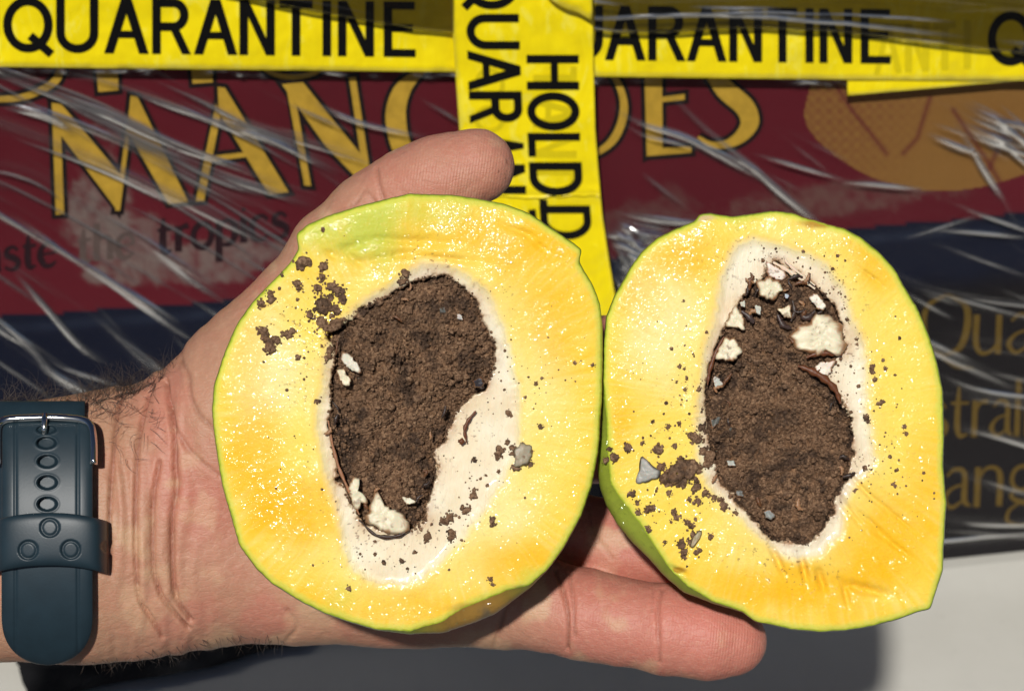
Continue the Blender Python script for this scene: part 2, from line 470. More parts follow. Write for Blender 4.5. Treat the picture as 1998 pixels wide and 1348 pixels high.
# flat print ---------------------------------------------------------
class Print:
    """collects flat shapes in photo pixels on a plane parallel to the carton"""
    def __init__(s, off, step=2e-6): s.V = []; s.F = []; s.off = off; s.step = step; s.k = 0; s.fn = None
    def add(s, pts, faces):
        pts = np.asarray(pts, float); n = sum(len(v) for v in s.V)
        off = s.off + s.k * s.step; s.k += 1
        if s.fn is not None: off = off + s.fn(pts[:, 0], pts[:, 1])
        s.V.append(onbox(pts[:, 0], pts[:, 1], off)); s.F += [tuple(i + n for i in f) for f in faces]
    def poly(s, pts): s.add(pts, [tuple(range(len(pts)))[::-1]])
    def ribbon(s, pts, w, closed=False):
        P = np.asarray(pts, float); n = len(P)
        w = np.broadcast_to(np.asarray(w, float), (n,)) / 2
        L = []; Rr = []
        for i in range(n):
            a = P[(i - 1) % n] if (closed or i > 0) else None
            c_ = P[(i + 1) % n] if (closed or i < n - 1) else None
            d1 = (P[i] - a) if a is not None else (c_ - P[i]); d2 = (c_ - P[i]) if c_ is not None else d1
            d1 = d1 / (np.hypot(*d1) + 1e-9); d2 = d2 / (np.hypot(*d2) + 1e-9)
            n1 = np.array([-d1[1], d1[0]]); n2 = np.array([-d2[1], d2[0]])
            m = n1 + n2; ml = np.hypot(*m)
            m = n1 if ml < .3 else m / ml
            m = m / max(.5, abs(m @ n1))
            L.append(P[i] + m * w[i]); Rr.append(P[i] - m * w[i])
        pts2 = L + Rr; f = []
        for i in range(n if closed else n - 1):
            j = (i + 1) % n; f.append((i, j, n + j, n + i))
        s.add(pts2, f)
    def cut(s):
        s.done = getattr(s, 'done', []) + [(np.concatenate(s.V), s.F)]; s.V = []; s.F = []
    def letters(s, mat, parent, label=None):
        for V_, F_ in s.done:
            o = mesh('letter', V_, F_, mat, parent, smooth=False)
            if label: o['label'] = label
    def build(s, name, mat, parent):
        return mesh(name, np.concatenate(s.V), s.F, mat, parent, smooth=False)

def arc(cx, cy, rx, ry, a0, a1, n=18):
    t = np.radians(np.linspace(a0, a1, n)); return [(cx + rx * math.cos(q), cy + ry * math.sin(q)) for q in t]

# sans capitals, cap height 1, y up; ('r', points, width) or ('p', polygon); value = (shapes, advance)
W = .155
SANS = {
 'Q': ([('c', arc(.475, .5, .395, .425, 0, 360, 34)[:-1], W), ('r', [(.52, .30), (.93, -.03)], W)], .98),
 'U': ([('r', [(.085, 1)] + [(.085, .36)] + arc(.375, .36, .29, .285, 180, 360, 16)[1:-1] + [(.665, .36), (.665, 1)], W)], .84),
 'A': ([('p', [(0, 0), (.165, 0), (.475, 1), (.30, 1)]), ('p', [(.61, 0), (.78, 0), (.475, 1), (.305, 1)]), ('p', [(.20, .28), (.58, .28), (.58, .41), (.20, .41)])], .82),
 'R': ([('r', [(.085, 0), (.085, 1)], W), ('r', [(.085, .925), (.44, .925)] + arc(.44, .71, .22, .215, 88, -88, 12) + [(.44, .495), (.085, .495)], W), ('p', [(.34, .50), (.53, .50), (.80, 0), (.61, 0)])], .82),
 'N': ([('r', [(.08, 0), (.08, 1)], W), ('r', [(.65, 0), (.65, 1)], W), ('p', [(.003, 1), (.18, 1), (.727, 0), (.55, 0)])], .80),
 'T': ([('r', [(0, .93), (.70, .93)], W * .95), ('r', [(.35, 0), (.35, .93)], W)], .74),
 'I': ([('r', [(.08, 0), (.08, 1)], W)], .27),
 'E': ([('r', [(.085, 0), (.085, 1)], W), ('r', [(.085, .93), (.66, .93)], W * .9), ('r', [(.085, .52), (.62, .52)], W * .9), ('r', [(.085, .07), (.68, .07)], W * .9)], .76),
 'H': ([('r', [(.08, 0), (.08, 1)], W), ('r', [(.62, 0), (.62, 1)], W), ('r', [(.08, .53), (.62, .53)], W * .9)], .78),
 'O': ([('c', arc(.42, .5, .34, .425, 0, 360, 34)[:-1], W)], .86),
 'L': ([('r', [(.08, 1), (.08, .07), (.58, .07)], W * .95)], .62),
 'D': ([('c', [(.085, .07), (.085, .93), (.33, .93)] + arc(.33, .5, .31, .43, 88, -88, 18) + [(.33, .07)], W)], .74),
 '.': ([('p', [(.02, 0), (.18, 0), (.18, .16), (.02, .16)])], .26),
}
def sub(s, pts, k=3):
    """polygon edges are kept; only maps glyph units to page pixels"""
    return pts
def glyph(pr, shapes, f, sc):
    for kind, pts, *w in shapes:
        q = [f(u, v) for u, v in pts]
        if kind == 'p':
            A_ = sum(q[i][0] * q[(i + 1) % len(q)][1] - q[(i + 1) % len(q)][0] * q[i][1] for i in range(len(q)))
            pr.poly(q if A_ > 0 else q[::-1])
        else:
            ww = np.array(w[0]) * sc * WB
            if kind == 'r':
                pts2 = []
                for a, b_ in zip(q[:-1], q[1:]): pts2.append(a)
                pts2.append(q[-1]); pr.ribbon(pts2, ww)
            else: pr.ribbon(q, ww, closed=True)

# gold display lettering traced on the carton front (MANGOES and the feet of the line above)
GP = [
 [(101, 201), (117, 203), (125, 418), (109, 419)], [(101, 201), (120, 204), (238, 345), (230, 412), (117, 262)],
 [(247, 247), (256, 243), (234, 411), (225, 411)], [(255, 187), (268, 189), (367, 394), (329, 398), (248, 255)],
 [(421, 203), (431, 222), (398, 392), (382, 393)], [(425, 170), (439, 172), (563, 375), (525, 380), (427, 219)], [(410, 305), (490, 296), (492, 305), (408, 316)],
 [(560, 178), (579, 207), (607, 363), (594, 362)], [(550, 165), (591, 161), (650, 235), (703, 300), (718, 345), (700, 352), (636, 286)], [(681, 152), (694, 151), (722, 335), (712, 345), (703, 300)],
 [(1256, 90), (1291, 90), (1293, 288), (1262, 305)], [(1290, 190), (1336, 184), (1336, 195), (1290, 200)], [(1262, 291), (1349, 286), (1349, 298), (1262, 305)],
 [(182, 80), (228, 80), (231, 177), (192, 180)], [(368, 80), (413, 80), (415, 161), (376, 164)]]
GR = [
 (catmull([(850, 120), (812, 147), (783, 180), (772, 228), (785, 290), (820, 335), (880, 345), (930, 320), (935, 260)], 5), [8, 18, 34, 40, 38, 26, 14, 12, 12]),
 (catmull([(1150, 95), (1185, 130), (1211, 175), (1217, 220), (1200, 268), (1165, 298), (1100, 322), (1050, 280), (1040, 180), (1090, 100)], 5), [8, 10, 13, 16, 16, 12, 10, 30, 34, 12]),
 (catmull([(1445, 95), (1400, 100), (1388, 132), (1415, 175), (1452, 208), (1463, 238), (1448, 264), (1420, 281), (1388, 283), (1362, 268)], 5), [8, 18, 30, 38, 38, 36, 26, 16, 12, 6]),
 (catmull([(118, 100), (118, 135), (103, 163), (52, 188), (0, 194), (-60, 190)], 5), [16, 16, 15, 13, 12, 10]),
 (catmull([(500, 120), (530, 143), (570, 151), (615, 142), (640, 120)], 5), [8, 9, 11, 9, 8])]
def wfull(w, n): return np.interp(np.linspace(0, 1, n), np.linspace(0, 1, len(w)), w)
GRP = [(GP[0:4], []), (GP[4:7], []), (GP[7:10], []), ([], GR[0:1]), ([], GR[1:2]), (GP[10:13], []), ([], GR[2:3]), ([GP[13]], []), ([GP[14]], []), ([], GR[3:4]), ([], GR[4:5])]
for a_, b_ in GRP:
    pr = Print(.00005); pr.k = RNG.integers(0, 10)
    for p in a_: pr.poly(p); pr.ribbon(p, 17, True)
    for p, w in b_: pr.ribbon(p, wfull(w, len(p)) + 17)
    pr.build('letter_outline', M['outline'], box)
    pr = Print(.00014)
    for p in a_: pr.poly(p)
    for p, w in b_: pr.ribbon(p, wfull(w, len(p)))
    tag(pr.build('letter', M['gold'], box), 'large gold letter of the fruit name')

# lower case, x-height 1
def B(pts, w, n=6):
    c_ = catmull(pts, n); return ('r', [tuple(p) for p in c_], wfull(w, len(c_)))
LC = {
 's': ([B([(.62, .80), (.42, .97), (.18, .86), (.18, .64), (.42, .52), (.62, .36), (.60, .13), (.36, .02), (.08, .16)], [.10, .10, .14, .18, .2, .18, .14, .10, .10])], .78),
 't': ([B([(.28, 1.38), (.26, .9), (.26, .3), (.36, .04), (.60, .10)], [.08, .18, .2, .16, .06]), ('r', [(.04, .93), (.60, .93)], .10)], .68),
 'e': ([B([(.12, .52), (.74, .56), (.66, .88), (.42, .98), (.14, .75), (.10, .40), (.28, .06), (.54, .02), (.76, .18)], [.07, .07, .12, .10, .15, .2, .17, .12, .06])], .86),
 'h': ([('r', [(.14, 1.55), (.14, 0)], .19), B([(.16, .7), (.34, .95), (.58, .95), (.70, .72), (.70, 0)], [.07, .10, .14, .19, .19])], .90),
 'r': ([('r', [(.16, 1.0), (.16, 0)], .19), B([(.18, .66), (.32, .92), (.56, .97)], [.07, .12, .17])], .62),
 'o': ([('c', arc(.46, .5, .36, .46, 0, 360, 26)[:-1], .16)], .94),
 'p': ([('r', [(.14, 1.0), (.14, -.62)], .19), B([(.16, .75), (.40, .97), (.72, .80), (.78, .45), (.62, .08), (.34, .03), (.16, .2)], [.07, .10, .16, .2, .14, .10, .07])], .92),
 'i': ([('r', [(.15, .98), (.15, 0)], .19), ('p', [(.05, 1.28), (.15, 1.20), (.26, 1.28), (.15, 1.42)])], .34),
 'c': ([B([(.74, .78), (.52, .97), (.22, .84), (.10, .48), (.22, .12), (.50, .02), (.76, .18)], [.12, .10, .15, .2, .15, .10, .06])], .82),
 'u': ([B([(.14, 1.0), (.14, .3), (.28, .04), (.52, .08), (.68, .3)], [.19, .19, .14, .1, .07]), ('r', [(.70, 1.0), (.70, 0)], .19)], .88),
 'a': ([B([(.16, .82), (.36, .98), (.60, .86), (.62, .2), (.78, .04)], [.07, .12, .16, .19, .07]), B([(.62, .6), (.30, .50), (.12, .25), (.30, .03), (.60, .2)], [.07, .09, .17, .12, .07])], .84),
 'n': ([('r', [(.14, 1.0), (.14, 0)], .19), B([(.16, .7), (.34, .95), (.58, .95), (.70, .72), (.70, 0)], [.07, .10, .14, .19, .19])], .90),
 'g': ([('c', arc(.40, .66, .26, .30, 0, 360, 22)[:-1], .13), ('r', [(.6, .9), (.84, .98)], .09), B([(.22, .38), (.14, .22), (.34, .08), (.70, -.02), (.78, -.3), (.46, -.52), (.08, -.40), (.10, -.14), (.34, .04)], [.07, .12, .16, .18, .14, .10, .12, .10, .07])], .90),
 'l': ([('r', [(.14, 1.55), (.14, 0)], .19)], .32),
 'y': ([('r', [(.08, 1), (.42, 0)], .18), ('r', [(.74, 1), (.34, -.3), (.1, -.55)], .10)], .82),
 'Q': ([B([(.62, 1.52), (.16, 1.25), (.06, .75), (.24, .2), (.62, 0)], [.08, .16, .2, .16, .08]), B([(.62, 1.52), (1.08, 1.25), (1.16, .75), (1.0, .2), (.62, 0)], [.08, .2, .24, .2, .08]), B([(.5, .0), (.9, -.28), (1.35, -.34)], [.06, .14, .05])], 1.3),
 'A': ([('r', [(0, 0), (.5, 1.5)], .09), ('r', [(.5, 1.5), (1.05, 0)], .2), ('r', [(.2, .5), (.86, .5)], .08)], 1.1),
 'M': ([('r', [(.1, 0), (.16, 1.5)], .09), ('r', [(.16, 1.5), (.7, .1)], .19), ('r', [(.7, .1), (1.2, 1.5)], .08), ('r', [(1.2, 1.5), (1.28, 0)], .2)], 1.45),
 ' ': ([], .42),
}
WB = 1.0
def setline(pr, text, table, x0, y0, sc, slope, track=1.0, squeeze=1.0, shear=0.0, adv=None):
    x = 0
    for ch in text:
        sh, a = table[ch]
        f = lambda u, v, x=x: (x0 + (x + u * squeeze) * sc + v * sc * shear, y0 + slope * (x + u * squeeze) * sc - v * sc)
        if sh: glyph(pr, sh, f, sc); pr.cut()
        x += a * track * squeeze
    return x0 + x * sc
pr = Print(.00005)
WB = 1.5
setline(pr, 'taste', LC, -66, 538, 47, -.115, 1.0)
setline(pr, 'tropics', LC, 305, 497, 50, -.135, 1.03)
WB = 1.0
pr.letters(M['darkink'], box, 'dark letter of the line under the fruit name')
pr = Print(.00005)
WB = .8
setline(pr, 'Quality', LC, 1795, 694, 78, -.02, .96, 1.0, .04)
setline(pr, 'Australian', LC, 1690, 857, 72, -.02, .94, .86, .04)
setline(pr, 'Mangoes', LC, 1725, 1000, 78, -.06, .95, 1.0, .04)
WB = 1.0
pr.letters(M['golddim'], box, 'ochre letter on the navy band')
WB = 1.5; pr = Print(.00005); setline(pr, 'the', LC, 150, 514, 47, -.115, 1.0); WB = 1.0
pr.letters(plain('worn_text_ink', (.10, .07, .062), .6, Specular_IOR_Level=.1), box, 'worn pale letter under the fruit name')
# printed halftone fruit at the upper right
hp = catmull([(1600, 120), (1575, 185), (1570, 235), (1600, 278), (1650, 318), (1700, 345), (1760, 362), (1830, 372), (1920, 362), (2010, 335), (2120, 300), (2160, 200), (2080, 110), (1850, 60), (1680, 70)], 8, True)
x_, y_ = np.meshgrid(np.arange(1560, 2170, 3.0), np.arange(60, 380, 3.0), indexing='ij')
dd = polydist(x_, y_, hp)
u_, v_ = (x_ * .97 + y_ * .2) / 8.2, (y_ * .97 - x_ * .2) / 8.2
dots = np.sin(u_ * 2 * math.pi) * np.sin(v_ * 2 * math.pi)
fade = sstep(1640, 1900, x_ + (y_ - 200) * .6)
oc = np.array([.30, .165, .035]); mr = np.array([.16, .035, .025])
k_ = np.clip(sstep(-.25, .25, dots) * .75 + .15, 0, 1) * (1 - fade) + .72 * fade
cc = mr * (1 - k_[..., None]) + oc * k_[..., None]
for ln in ([(1625, 160), (1670, 225), (1730, 300)], [(1815, 190), (1790, 270), (1762, 300)], [(1860, 215), (1930, 320), (1990, 420)], [(1960, 260), (1930, 330)]):
    dl = polydist(x_, y_, ln, False); k_ = (np.exp(-(dl / 5) ** 2) * .7)[..., None]
    cc = cc * (1 - k_) + np.array([.11, .012, .02]) * k_
mk = dd < 0
q = gridF(*x_.shape, mask=mk[:-1, :-1])
V_, F_, c_ = compact(onbox(x_, y_, .00006).reshape(-1, 3), q, cc.reshape(-1, 3))
tag(mesh('printed_fruit', V_, F_, M['carton'], box, col=c_, smooth=False), 'ochre halftone print of a mango')

# ------------------------------------------------------------------ stretch film over the carton
gx = np.arange(-240, 2240, 4.6); gy = np.arange(-190, 1112, 2.1)
GX, GY = np.meshgrid(gx, gy, indexing='ij')
K = .00015                                         # metres per pixel on the carton
H = .0035 + .0010 * fbm(GX, GY, 260, 3, 40)
FM = np.zeros_like(H)
def fold(Hh, pts, w, h, seed=0, brk=.5, GX=GX, GY=GY):
    p = catmull(pts, 6) if len(pts) > 2 else np.array(pts, float)
    x0, x1 = p[:, 0].min() - 8 * w, p[:, 0].max() + 8 * w; y0, y1 = p[:, 1].min() - 8 * w, p[:, 1].max() + 8 * w
    ii = np.where((GX[:, 0] > x0) & (GX[:, 0] < x1))[0]; jj = np.where((GY[0] > y0) & (GY[0] < y1))[0]
    if len(ii) < 2 or len(jj) < 2: return
    s_ = np.s_[ii[0]:ii[-1] + 1, jj[0]:jj[-1] + 1]
    X, Y = GX[s_], GY[s_]
    d_ = polydist(X + 1.6 * vn2(X / 90, Y / 90, seed), Y + 1.6 * vn2(X / 80, Y / 80, seed + 1), p, False)
    am = np.clip(1 - brk + brk * 1.4 * vn2(X / 130 + seed, Y / 110, seed + 3), .05, 2)
    e = np.minimum(np.hypot(X - p[0, 0], Y - p[0, 1]), np.hypot(X - p[-1, 0], Y - p[-1, 1]))
    L_ = am * np.exp(-(d_ / w) ** 2) * sstep(0, min(220, .45 * np.hypot(*(p[-1] - p[0]))), e)
    Hh[s_] += h * K * L_; FM[s_] = np.maximum(FM[s_], L_ * min(1, h / w) * (1 if w < 5 else .35))
S = [([(-240, 40), (0, 136), (180, 205), (330, 275), (470, 330), (640, 398)], 5, 7), ([(-240, 60), (0, 150), (190, 222), (340, 290), (520, 350)], 4, 5),
     ([(-240, 120), (0, 186), (120, 232), (260, 290), (420, 370), (560, 420)], 6, 6.5), ([(0, 200), (90, 228), (160, 265)], 5, 6),
     ([(-240, 165), (0, 238), (160, 300), (270, 352), (420, 420), (560, 488)], 11, 11), ([(100, 134), (240, 170), (400, 230), (560, 290), (700, 350)], 4, 5),
     ([(140, 132), (260, 180), (390, 228), (520, 262), (650, 330)], 4, 4), ([(40, 150), (200, 240), (400, 330), (640, 410)], 4, 4.5),
     ([(-200, 320), (0, 420), (100, 478), (210, 545), (320, 620), (400, 672)], 5, 6), ([(0, 400), (120, 490), (230, 560), (370, 655)], 4, 5),
     ([(-100, 300), (60, 335), (160, 400), (280, 470), (420, 560), (480, 600)], 9, 7), ([(20, 520), (90, 600), (160, 680), (230, 720)], 4, 4.5),
     ([(-80, 560), (60, 680), (120, 740), (260, 800)], 7, 5), ([(180, 600), (260, 680), (330, 740)], 12, 7), ([(230, 430), (330, 500), (470, 590)], 10, 8),
     ([(360, 180), (520, 250), (690, 300), (760, 330)], 5, 4), ([(600, 200), (700, 240), (860, 275)], 4, 3), ([(1180, 200), (1250, 240), (1360, 280), (1520, 370)], 4, 4.5),
     ([(1290, 170), (1400, 270), (1520, 370), (1640, 470)], 4, 5), ([(1175, 430), (1230, 450), (1330, 470)], 6, 8), ([(1182, 410), (1290, 432), (1420, 440)], 4, 5),
     ([(1195, 490), (1260, 520), (1330, 560)], 7, 7), ([(1185, 465), (1215, 500), (1225, 560)], 4, 6), ([(1180, 440), (1250, 480), (1300, 520)], 5, 8),
     ([(1860, 190), (1930, 230), (2000, 250), (2120, 290)], 6, 7), ([(1830, 210), (1900, 250), (2060, 310)], 6, 5), ([(1850, 220), (1920, 330), (2000, 460)], 4, 5),
     ([(1700, 500), (1800, 555), (2000, 590), (2200, 600)], 4, 5), ([(1760, 560), (1880, 590), (2100, 650)], 5, 5), ([(1800, 640), (1900, 660), (2200, 700)], 8, 4),
     ([(1820, 730), (1930, 770), (2200, 800)], 9, 7), ([(1820, 820), (1950, 850), (2200, 930)], 6, 5), ([(1830, 900), (1950, 950), (2200, 1010)], 8, 6),
     ([(1780, 990), (1900, 1020), (2100, 1020)], 10, 6), ([(1700, 1050), (1850, 1060), (2100, 1035)], 6, 6), ([(1760, 470), (1860, 440), (1960, 400)], 6, 4),
     ([(1490, 520), (1700, 620), (2000, 760)], 5, 3)]
for i, (p, w, h) in enumerate(S):
    m_ = .25 if p[0][0] > 1600 and p[0][1] > 400 else 1.0
    fold(H, p, w, h * .85 * m_, 50 + i * 3, .4)
    for k in range(3 if m_ == 1 else 1):
        o_ = RNG.normal() * w * 1.5 + RNG.choice([-1, 1]) * w * .7; q_ = [(a + RNG.normal() * 2, b_ + o_ * (1 + .25 * RNG.normal())) for a, b_ in p]
        n0_ = RNG.integers(0, max(1, len(q_) - 2)); fold(H, q_[n0_:], RNG.uniform(2.0, 3.2), RNG.uniform(2.2, 4.4) * (.6 + .4 * m_), 1500 + i * 9 + k, .7)
for i in range(24):
    x0 = RNG.uniform(-200, 900); y0 = RNG.uniform(120, 760); L = RNG.uniform(150, 420); a = R(RNG.uniform(20, 34) + (y0 - 200) * .02)
    fold(H, [(x0, y0), (x0 + L * math.cos(a), y0 + L * math.sin(a))], RNG.uniform(2.0, 3.6), RNG.uniform(1.2, 3.4), 300 + i * 3, .8)
for i in range(40):
    x0 = RNG.uniform(1150, 2100); y0 = RNG.uniform(160, 1040); L = RNG.uniform(100, 330); a = R(RNG.uniform(2, 40))
    fold(H, [(x0, y0), (x0 + L * math.cos(a), y0 + L * math.sin(a))], RNG.uniform(2.0, 3.6), RNG.uniform(.8, 2.6), 500 + i * 3, .8)
for i in range(20):
    x0 = RNG.uniform(-260, 420); y0 = RNG.uniform(100, 640); L = RNG.uniform(350, 800); a = R(RNG.uniform(21, 30) + (y0 - 250) * .022)
    pts = [(x0 + L * q * math.cos(a + .08 * q), y0 + L * q * math.sin(a + .08 * q)) for q in (0, .33, .66, 1)]
    fold(H, pts, RNG.uniform(1.9, 2.8), RNG.uniform(1.6, 3.2), 3000 + i * 3, .55)
for i in range(46):
    x0 = RNG.uniform(1175, 1240); y0 = RNG.uniform(405, 560); L = RNG.uniform(50, 180); a = R(RNG.uniform(12, 75))
    fold(H, [(x0, y0), (x0 + L * math.cos(a), y0 + L * math.sin(a))], RNG.uniform(2.2, 5), RNG.uniform(3, 7), 3500 + i * 3, .6)
for i in range(14):
    x0 = RNG.uniform(1780, 2000); y0 = RNG.uniform(175, 260); L = RNG.uniform(80, 200); a = R(RNG.uniform(15, 45))
    fold(H, [(x0, y0), (x0 + L * math.cos(a), y0 + L * math.sin(a))], RNG.uniform(2.2, 5), RNG.uniform(3, 6), 3800 + i * 3, .6)
# film pinched along the lower edge of the tape
def tape_y(x): return np.interp(x, [-300, 0, 300, 880, 1165, 1560, 1998, 2300], [128, 131, 135, 141, 150, 155, 158, 162])
for i in range(70):
    x0 = RNG.uniform(-50, 1660); y0 = tape_y(x0) + RNG.uniform(0, 8)
    fold(H, [(x0, y0), (x0 + RNG.uniform(15, 70), y0 + RNG.uniform(-3, 9))], RNG.uniform(2.2, 4), RNG.uniform(2, 5), 700 + i * 3, .8)
film = mesh('stretch_film', onbox(GX, GY, H).reshape(-1, 3), gridF(len(gx), len(gy), flip=True), M['film'], attrs={'fold': np.clip(FM, 0, 1).reshape(-1)})
tag(film, 'clear creased stretch film pulled diagonally over the maroon carton', 'plastic film')

# ------------------------------------------------------------------ tapes
def strip(name, label, x0, x1, top, bot, off, nx=200, ny=14, rag=None, wob=.0005, seed=0, bend=None, thick=.00012):
    """a tape strip running across the page; top/bot are y(x) in pixels"""
    x = np.linspace(x0, x1, nx); t = np.linspace(0, 1, ny)
    X, T = np.meshgrid(x, t, indexing='ij')
    Y = top(X) * (1 - T) + bot(X) * T
    if rag:
        if 'l' in rag: X[0] += 5 * vn2(T[0] * 9, 0 * T[0], seed) ; X[1] += 2 * vn2(T[0] * 9, 0 * T[0], seed)
        if 'r' in rag: X[-1] += 5 * vn2(T[0] * 9, 3 + 0 * T[0], seed)
    return X, Y
def surfmesh(name, X, Y, off, mat, parent=None, thick=.00012, flip=False):
    nu, nv = X.shape
    A_ = onbox(X, Y, off).reshape(-1, 3); B_ = onbox(X, Y, off - thick).reshape(-1, 3)
    f1 = gridF(nu, nv, flip=flip); f2 = gridF(nu, nv, flip=not flip) + nu * nv
    i = np.arange(nu * nv).reshape(nu, nv); e = []
    for a in (i[:, 0], i[-1, :], i[::-1, -1], i[0, ::-1]):
        q_ = np.stack([a[:-1], a[:-1] + nu * nv, a[1:] + nu * nv, a[1:]], -1); e.append(q_)
    return mesh(name, np.concatenate([A_, B_]), np.concatenate([f1, f2] + e), mat, parent)

hw = lambda x, y: .00018 * fbm(x, y, 300, 2, 80)      # gentle waviness shared by tape and its print
# main horizontal strip
tp = empty('quarantine_tape'); tag(tp, 'long yellow quarantine tape running level across the top of the carton', 'tape')
x, t = np.meshgrid(np.linspace(-260, 2240, 260), np.linspace(0, 1, 14), indexing='ij')
Yb = tape_y(x); Y = Yb - (1 - t) * (178 + 0 * x)
surfmesh('tape_backing', x, Y, .0062 + hw(x, Y), M['tape'], tp)
pr = Print(.00650, 1e-6); pr.fn = hw
def fitline(pr, text, xs, base, cap, table=SANS):
    """letters with given left edges; base(x) baseline in px, cap height px"""
    for ch, (xa, xb) in zip(text, xs):
        sh, adv = table[ch]
        pts = np.array([p for s_ in sh for p in s_[1]]); wmax = pts[:, 0].max() + (W / 2 if sh[0][0] != 'p' else 0)
        if ch == 'I': wmax = .16
        sx = (xb - xa) / wmax
        f = lambda u, v, xa=xa, sx=sx: (xa + u * sx, base(xa + u * sx) - v * cap)
        glyph(pr, sh, f, cap); pr.cut()
xs = [(6, 108), (108, 192), (203, 290), (297, 380), (378, 463), (468, 542), (545, 617), (629, 646), (660, 736), (749, 818)]
fitline(pr, 'QUARANTINE', xs, lambda x: np.interp(x, [0, 820], [102, 112]), 108)
sh_ = 1745 - 818 * 1.0
xs2 = [(935, 1032), (1118, 1180), (1180, 1260), (1265, 1345), (1340, 1418), (1424, 1492), (1498, 1562), (1571, 1588), (1600, 1668), (1680, 1745)]
xs2[1] = (1103, 1176)
fitline(pr, 'QUARANTINE', xs2, lambda x: np.interp(x, [1000, 1745], [115, 125]), 106)
fitline(pr, 'QUARANTINE', [(a - 935, b_ - 935) for a, b_ in xs], lambda x: 102 + 0 * x, 106)
fitline(pr, 'QU', [(1928, 2022), (2035, 2110)], lambda x: 130 - (x - 1930) * .03, 106)
pr.letters(M['ink'], tp)
ghost = plain('ghost_ink', (.70, .56, .004), .35, None, .05)
pr = Print(.00634, 1e-6); pr.fn = hw
fitline(pr, 'ANTI', [(1705, 1760), (1768, 1815), (1822, 1870), (1880, 1895)], lambda x: 146 - (x - 1700) * .06, 95)
pr.letters(ghost, tp, 'faint letter showing through from the tape beneath')

# right hand end strip, slightly tilted, torn at its left end
tp = empty('quarantine_tape'); tag(tp, 'short yellow tape with a torn left end overlapping the level tape at the upper right', 'tape')
x, t = np.meshgrid(np.linspace(1652, 2240, 70), np.linspace(0, 1, 22), indexing='ij')
Yb = np.interp(x, [1652, 2000, 2240], [187, 157, 137]); Y = Yb - (1 - t) * 172
x = x.copy(); x[0] += 6 * vn2(t[0] * 14, 0 * t[0], 4); x[1] += 3 * vn2(t[0] * 14, 0 * t[0], 4)
hw2 = lambda x, y: .0004 * fbm(x, y, 150, 3, 83)
surfmesh('tape_backing', x, Y, .0054 + hw2(x, Y), M['tape'], tp)
# vertical strips: edges as x(y)
vl = lambda y: np.interp(y, [-200, 0, 250, 420, 620], [868, 879, 896, 918, 955])
vr = lambda y: np.interp(y, [-200, 0, 120, 250, 330, 420, 500, 560, 620], [1156, 1156, 1158, 1161, 1167, 1175, 1187, 1197, 1210])
def vstrip(y0, y1, off, ny=120, rag=False, seed=0, dx=0):
    y, t = np.meshgrid(np.linspace(y0, y1, ny), np.linspace(0, 1, 26), indexing='ij')
    X = vl(y) * (1 - t) + vr(y) * t + dx
    y = y.copy()
    if rag: y[-1] += 4 * vn2(t[0] * 16, 0 * t[0], seed) ; y[-2] += 2 * vn2(t[0] * 16, 0 * t[0], seed)
    return X, y
tp2 = empty('quarantine_tape'); tag(tp2, 'lower yellow tape hanging behind the thumb down to the gap between the mangoes', 'tape')
X, Y = vstrip(300, 640, 0, 70)
hv = lambda x, y: .0002 * fbm(x, y, 200, 2, 86) + .0000 * x
surfmesh('tape_backing', X, Y, .0082 + hv(X, Y), M['tape'], tp2, flip=True)
tp3 = empty('quarantine_tape'); tag(tp3, 'upright yellow tape reading HOLD running down past the thumb tip', 'tape')
X, Y = vstrip(-190, 384, 0, 120, True, 9)
hv3 = lambda x, y: .00018 * fbm(x, y, 220, 2, 88) + .0006 * np.exp(-((y - 372) / 7.0) ** 2) * (1 + fbm(x, y, 22, 2, 90)) * .6
surfmesh('tape_backing', X, Y, .0090 + hv3(X, Y), M['tape'], tp3, flip=True)
def vline(pr, text, ys, base, cap):
    for ch, (ya, yb) in zip(text, ys):
        sh, adv = SANS[ch]
        pts = np.array([p for s_ in sh for p in s_[1]]); wmax = pts[:, 0].max() + (W / 2 if sh[0][0] != 'p' else 0)
        s_ = (yb - ya) / wmax
        f = lambda u, v, ya=ya, s_=s_: (base(ya + u * s_) + v * cap, ya + u * s_)
        glyph(pr, sh, f, cap); pr.cut()
pr = Print(.00935, 1e-6); pr.fn = hv3
vline(pr, 'QUARAN', [(-62, 22), (28, 96), (99, 177), (180, 247), (262, 308), (323, 382)], lambda y: np.interp(y, [0, 250, 400], [908, 917, 925]), 103)
vline(pr, 'HOLD', [(108, 175), (181, 254), (261, 312), (317, 381)], lambda y: np.interp(y, [100, 250, 400], [1027, 1029, 1036]), 102)
pr.letters(M['ink'], tp3)
pr = Print(.00914, 1e-6); pr.fn = hv3
vline(pr, 'TANT', [(130, 180), (190, 250), (262, 310), (315, 360)], lambda y: 1040 + 0 * y, 85)
vline(pr, 'SO'.replace('S', 'O'), [(130, 200), (205, 260)], lambda y: 925 + 0 * y, 60)
pr.letters(ghost, tp3, 'faint letter showing through from the tape beneath')
pr = Print(.00855, 1e-6); pr.fn = hv
vline(pr, '.D', [(388, 402), (401, 467)], lambda y: np.interp(y, [380, 470], [1051, 1058]), 98)
vline(pr, 'T', [(409, 462)], lambda y: 942 + (y - 380) * .1, 100)
pr.letters(M['ink'], tp2)
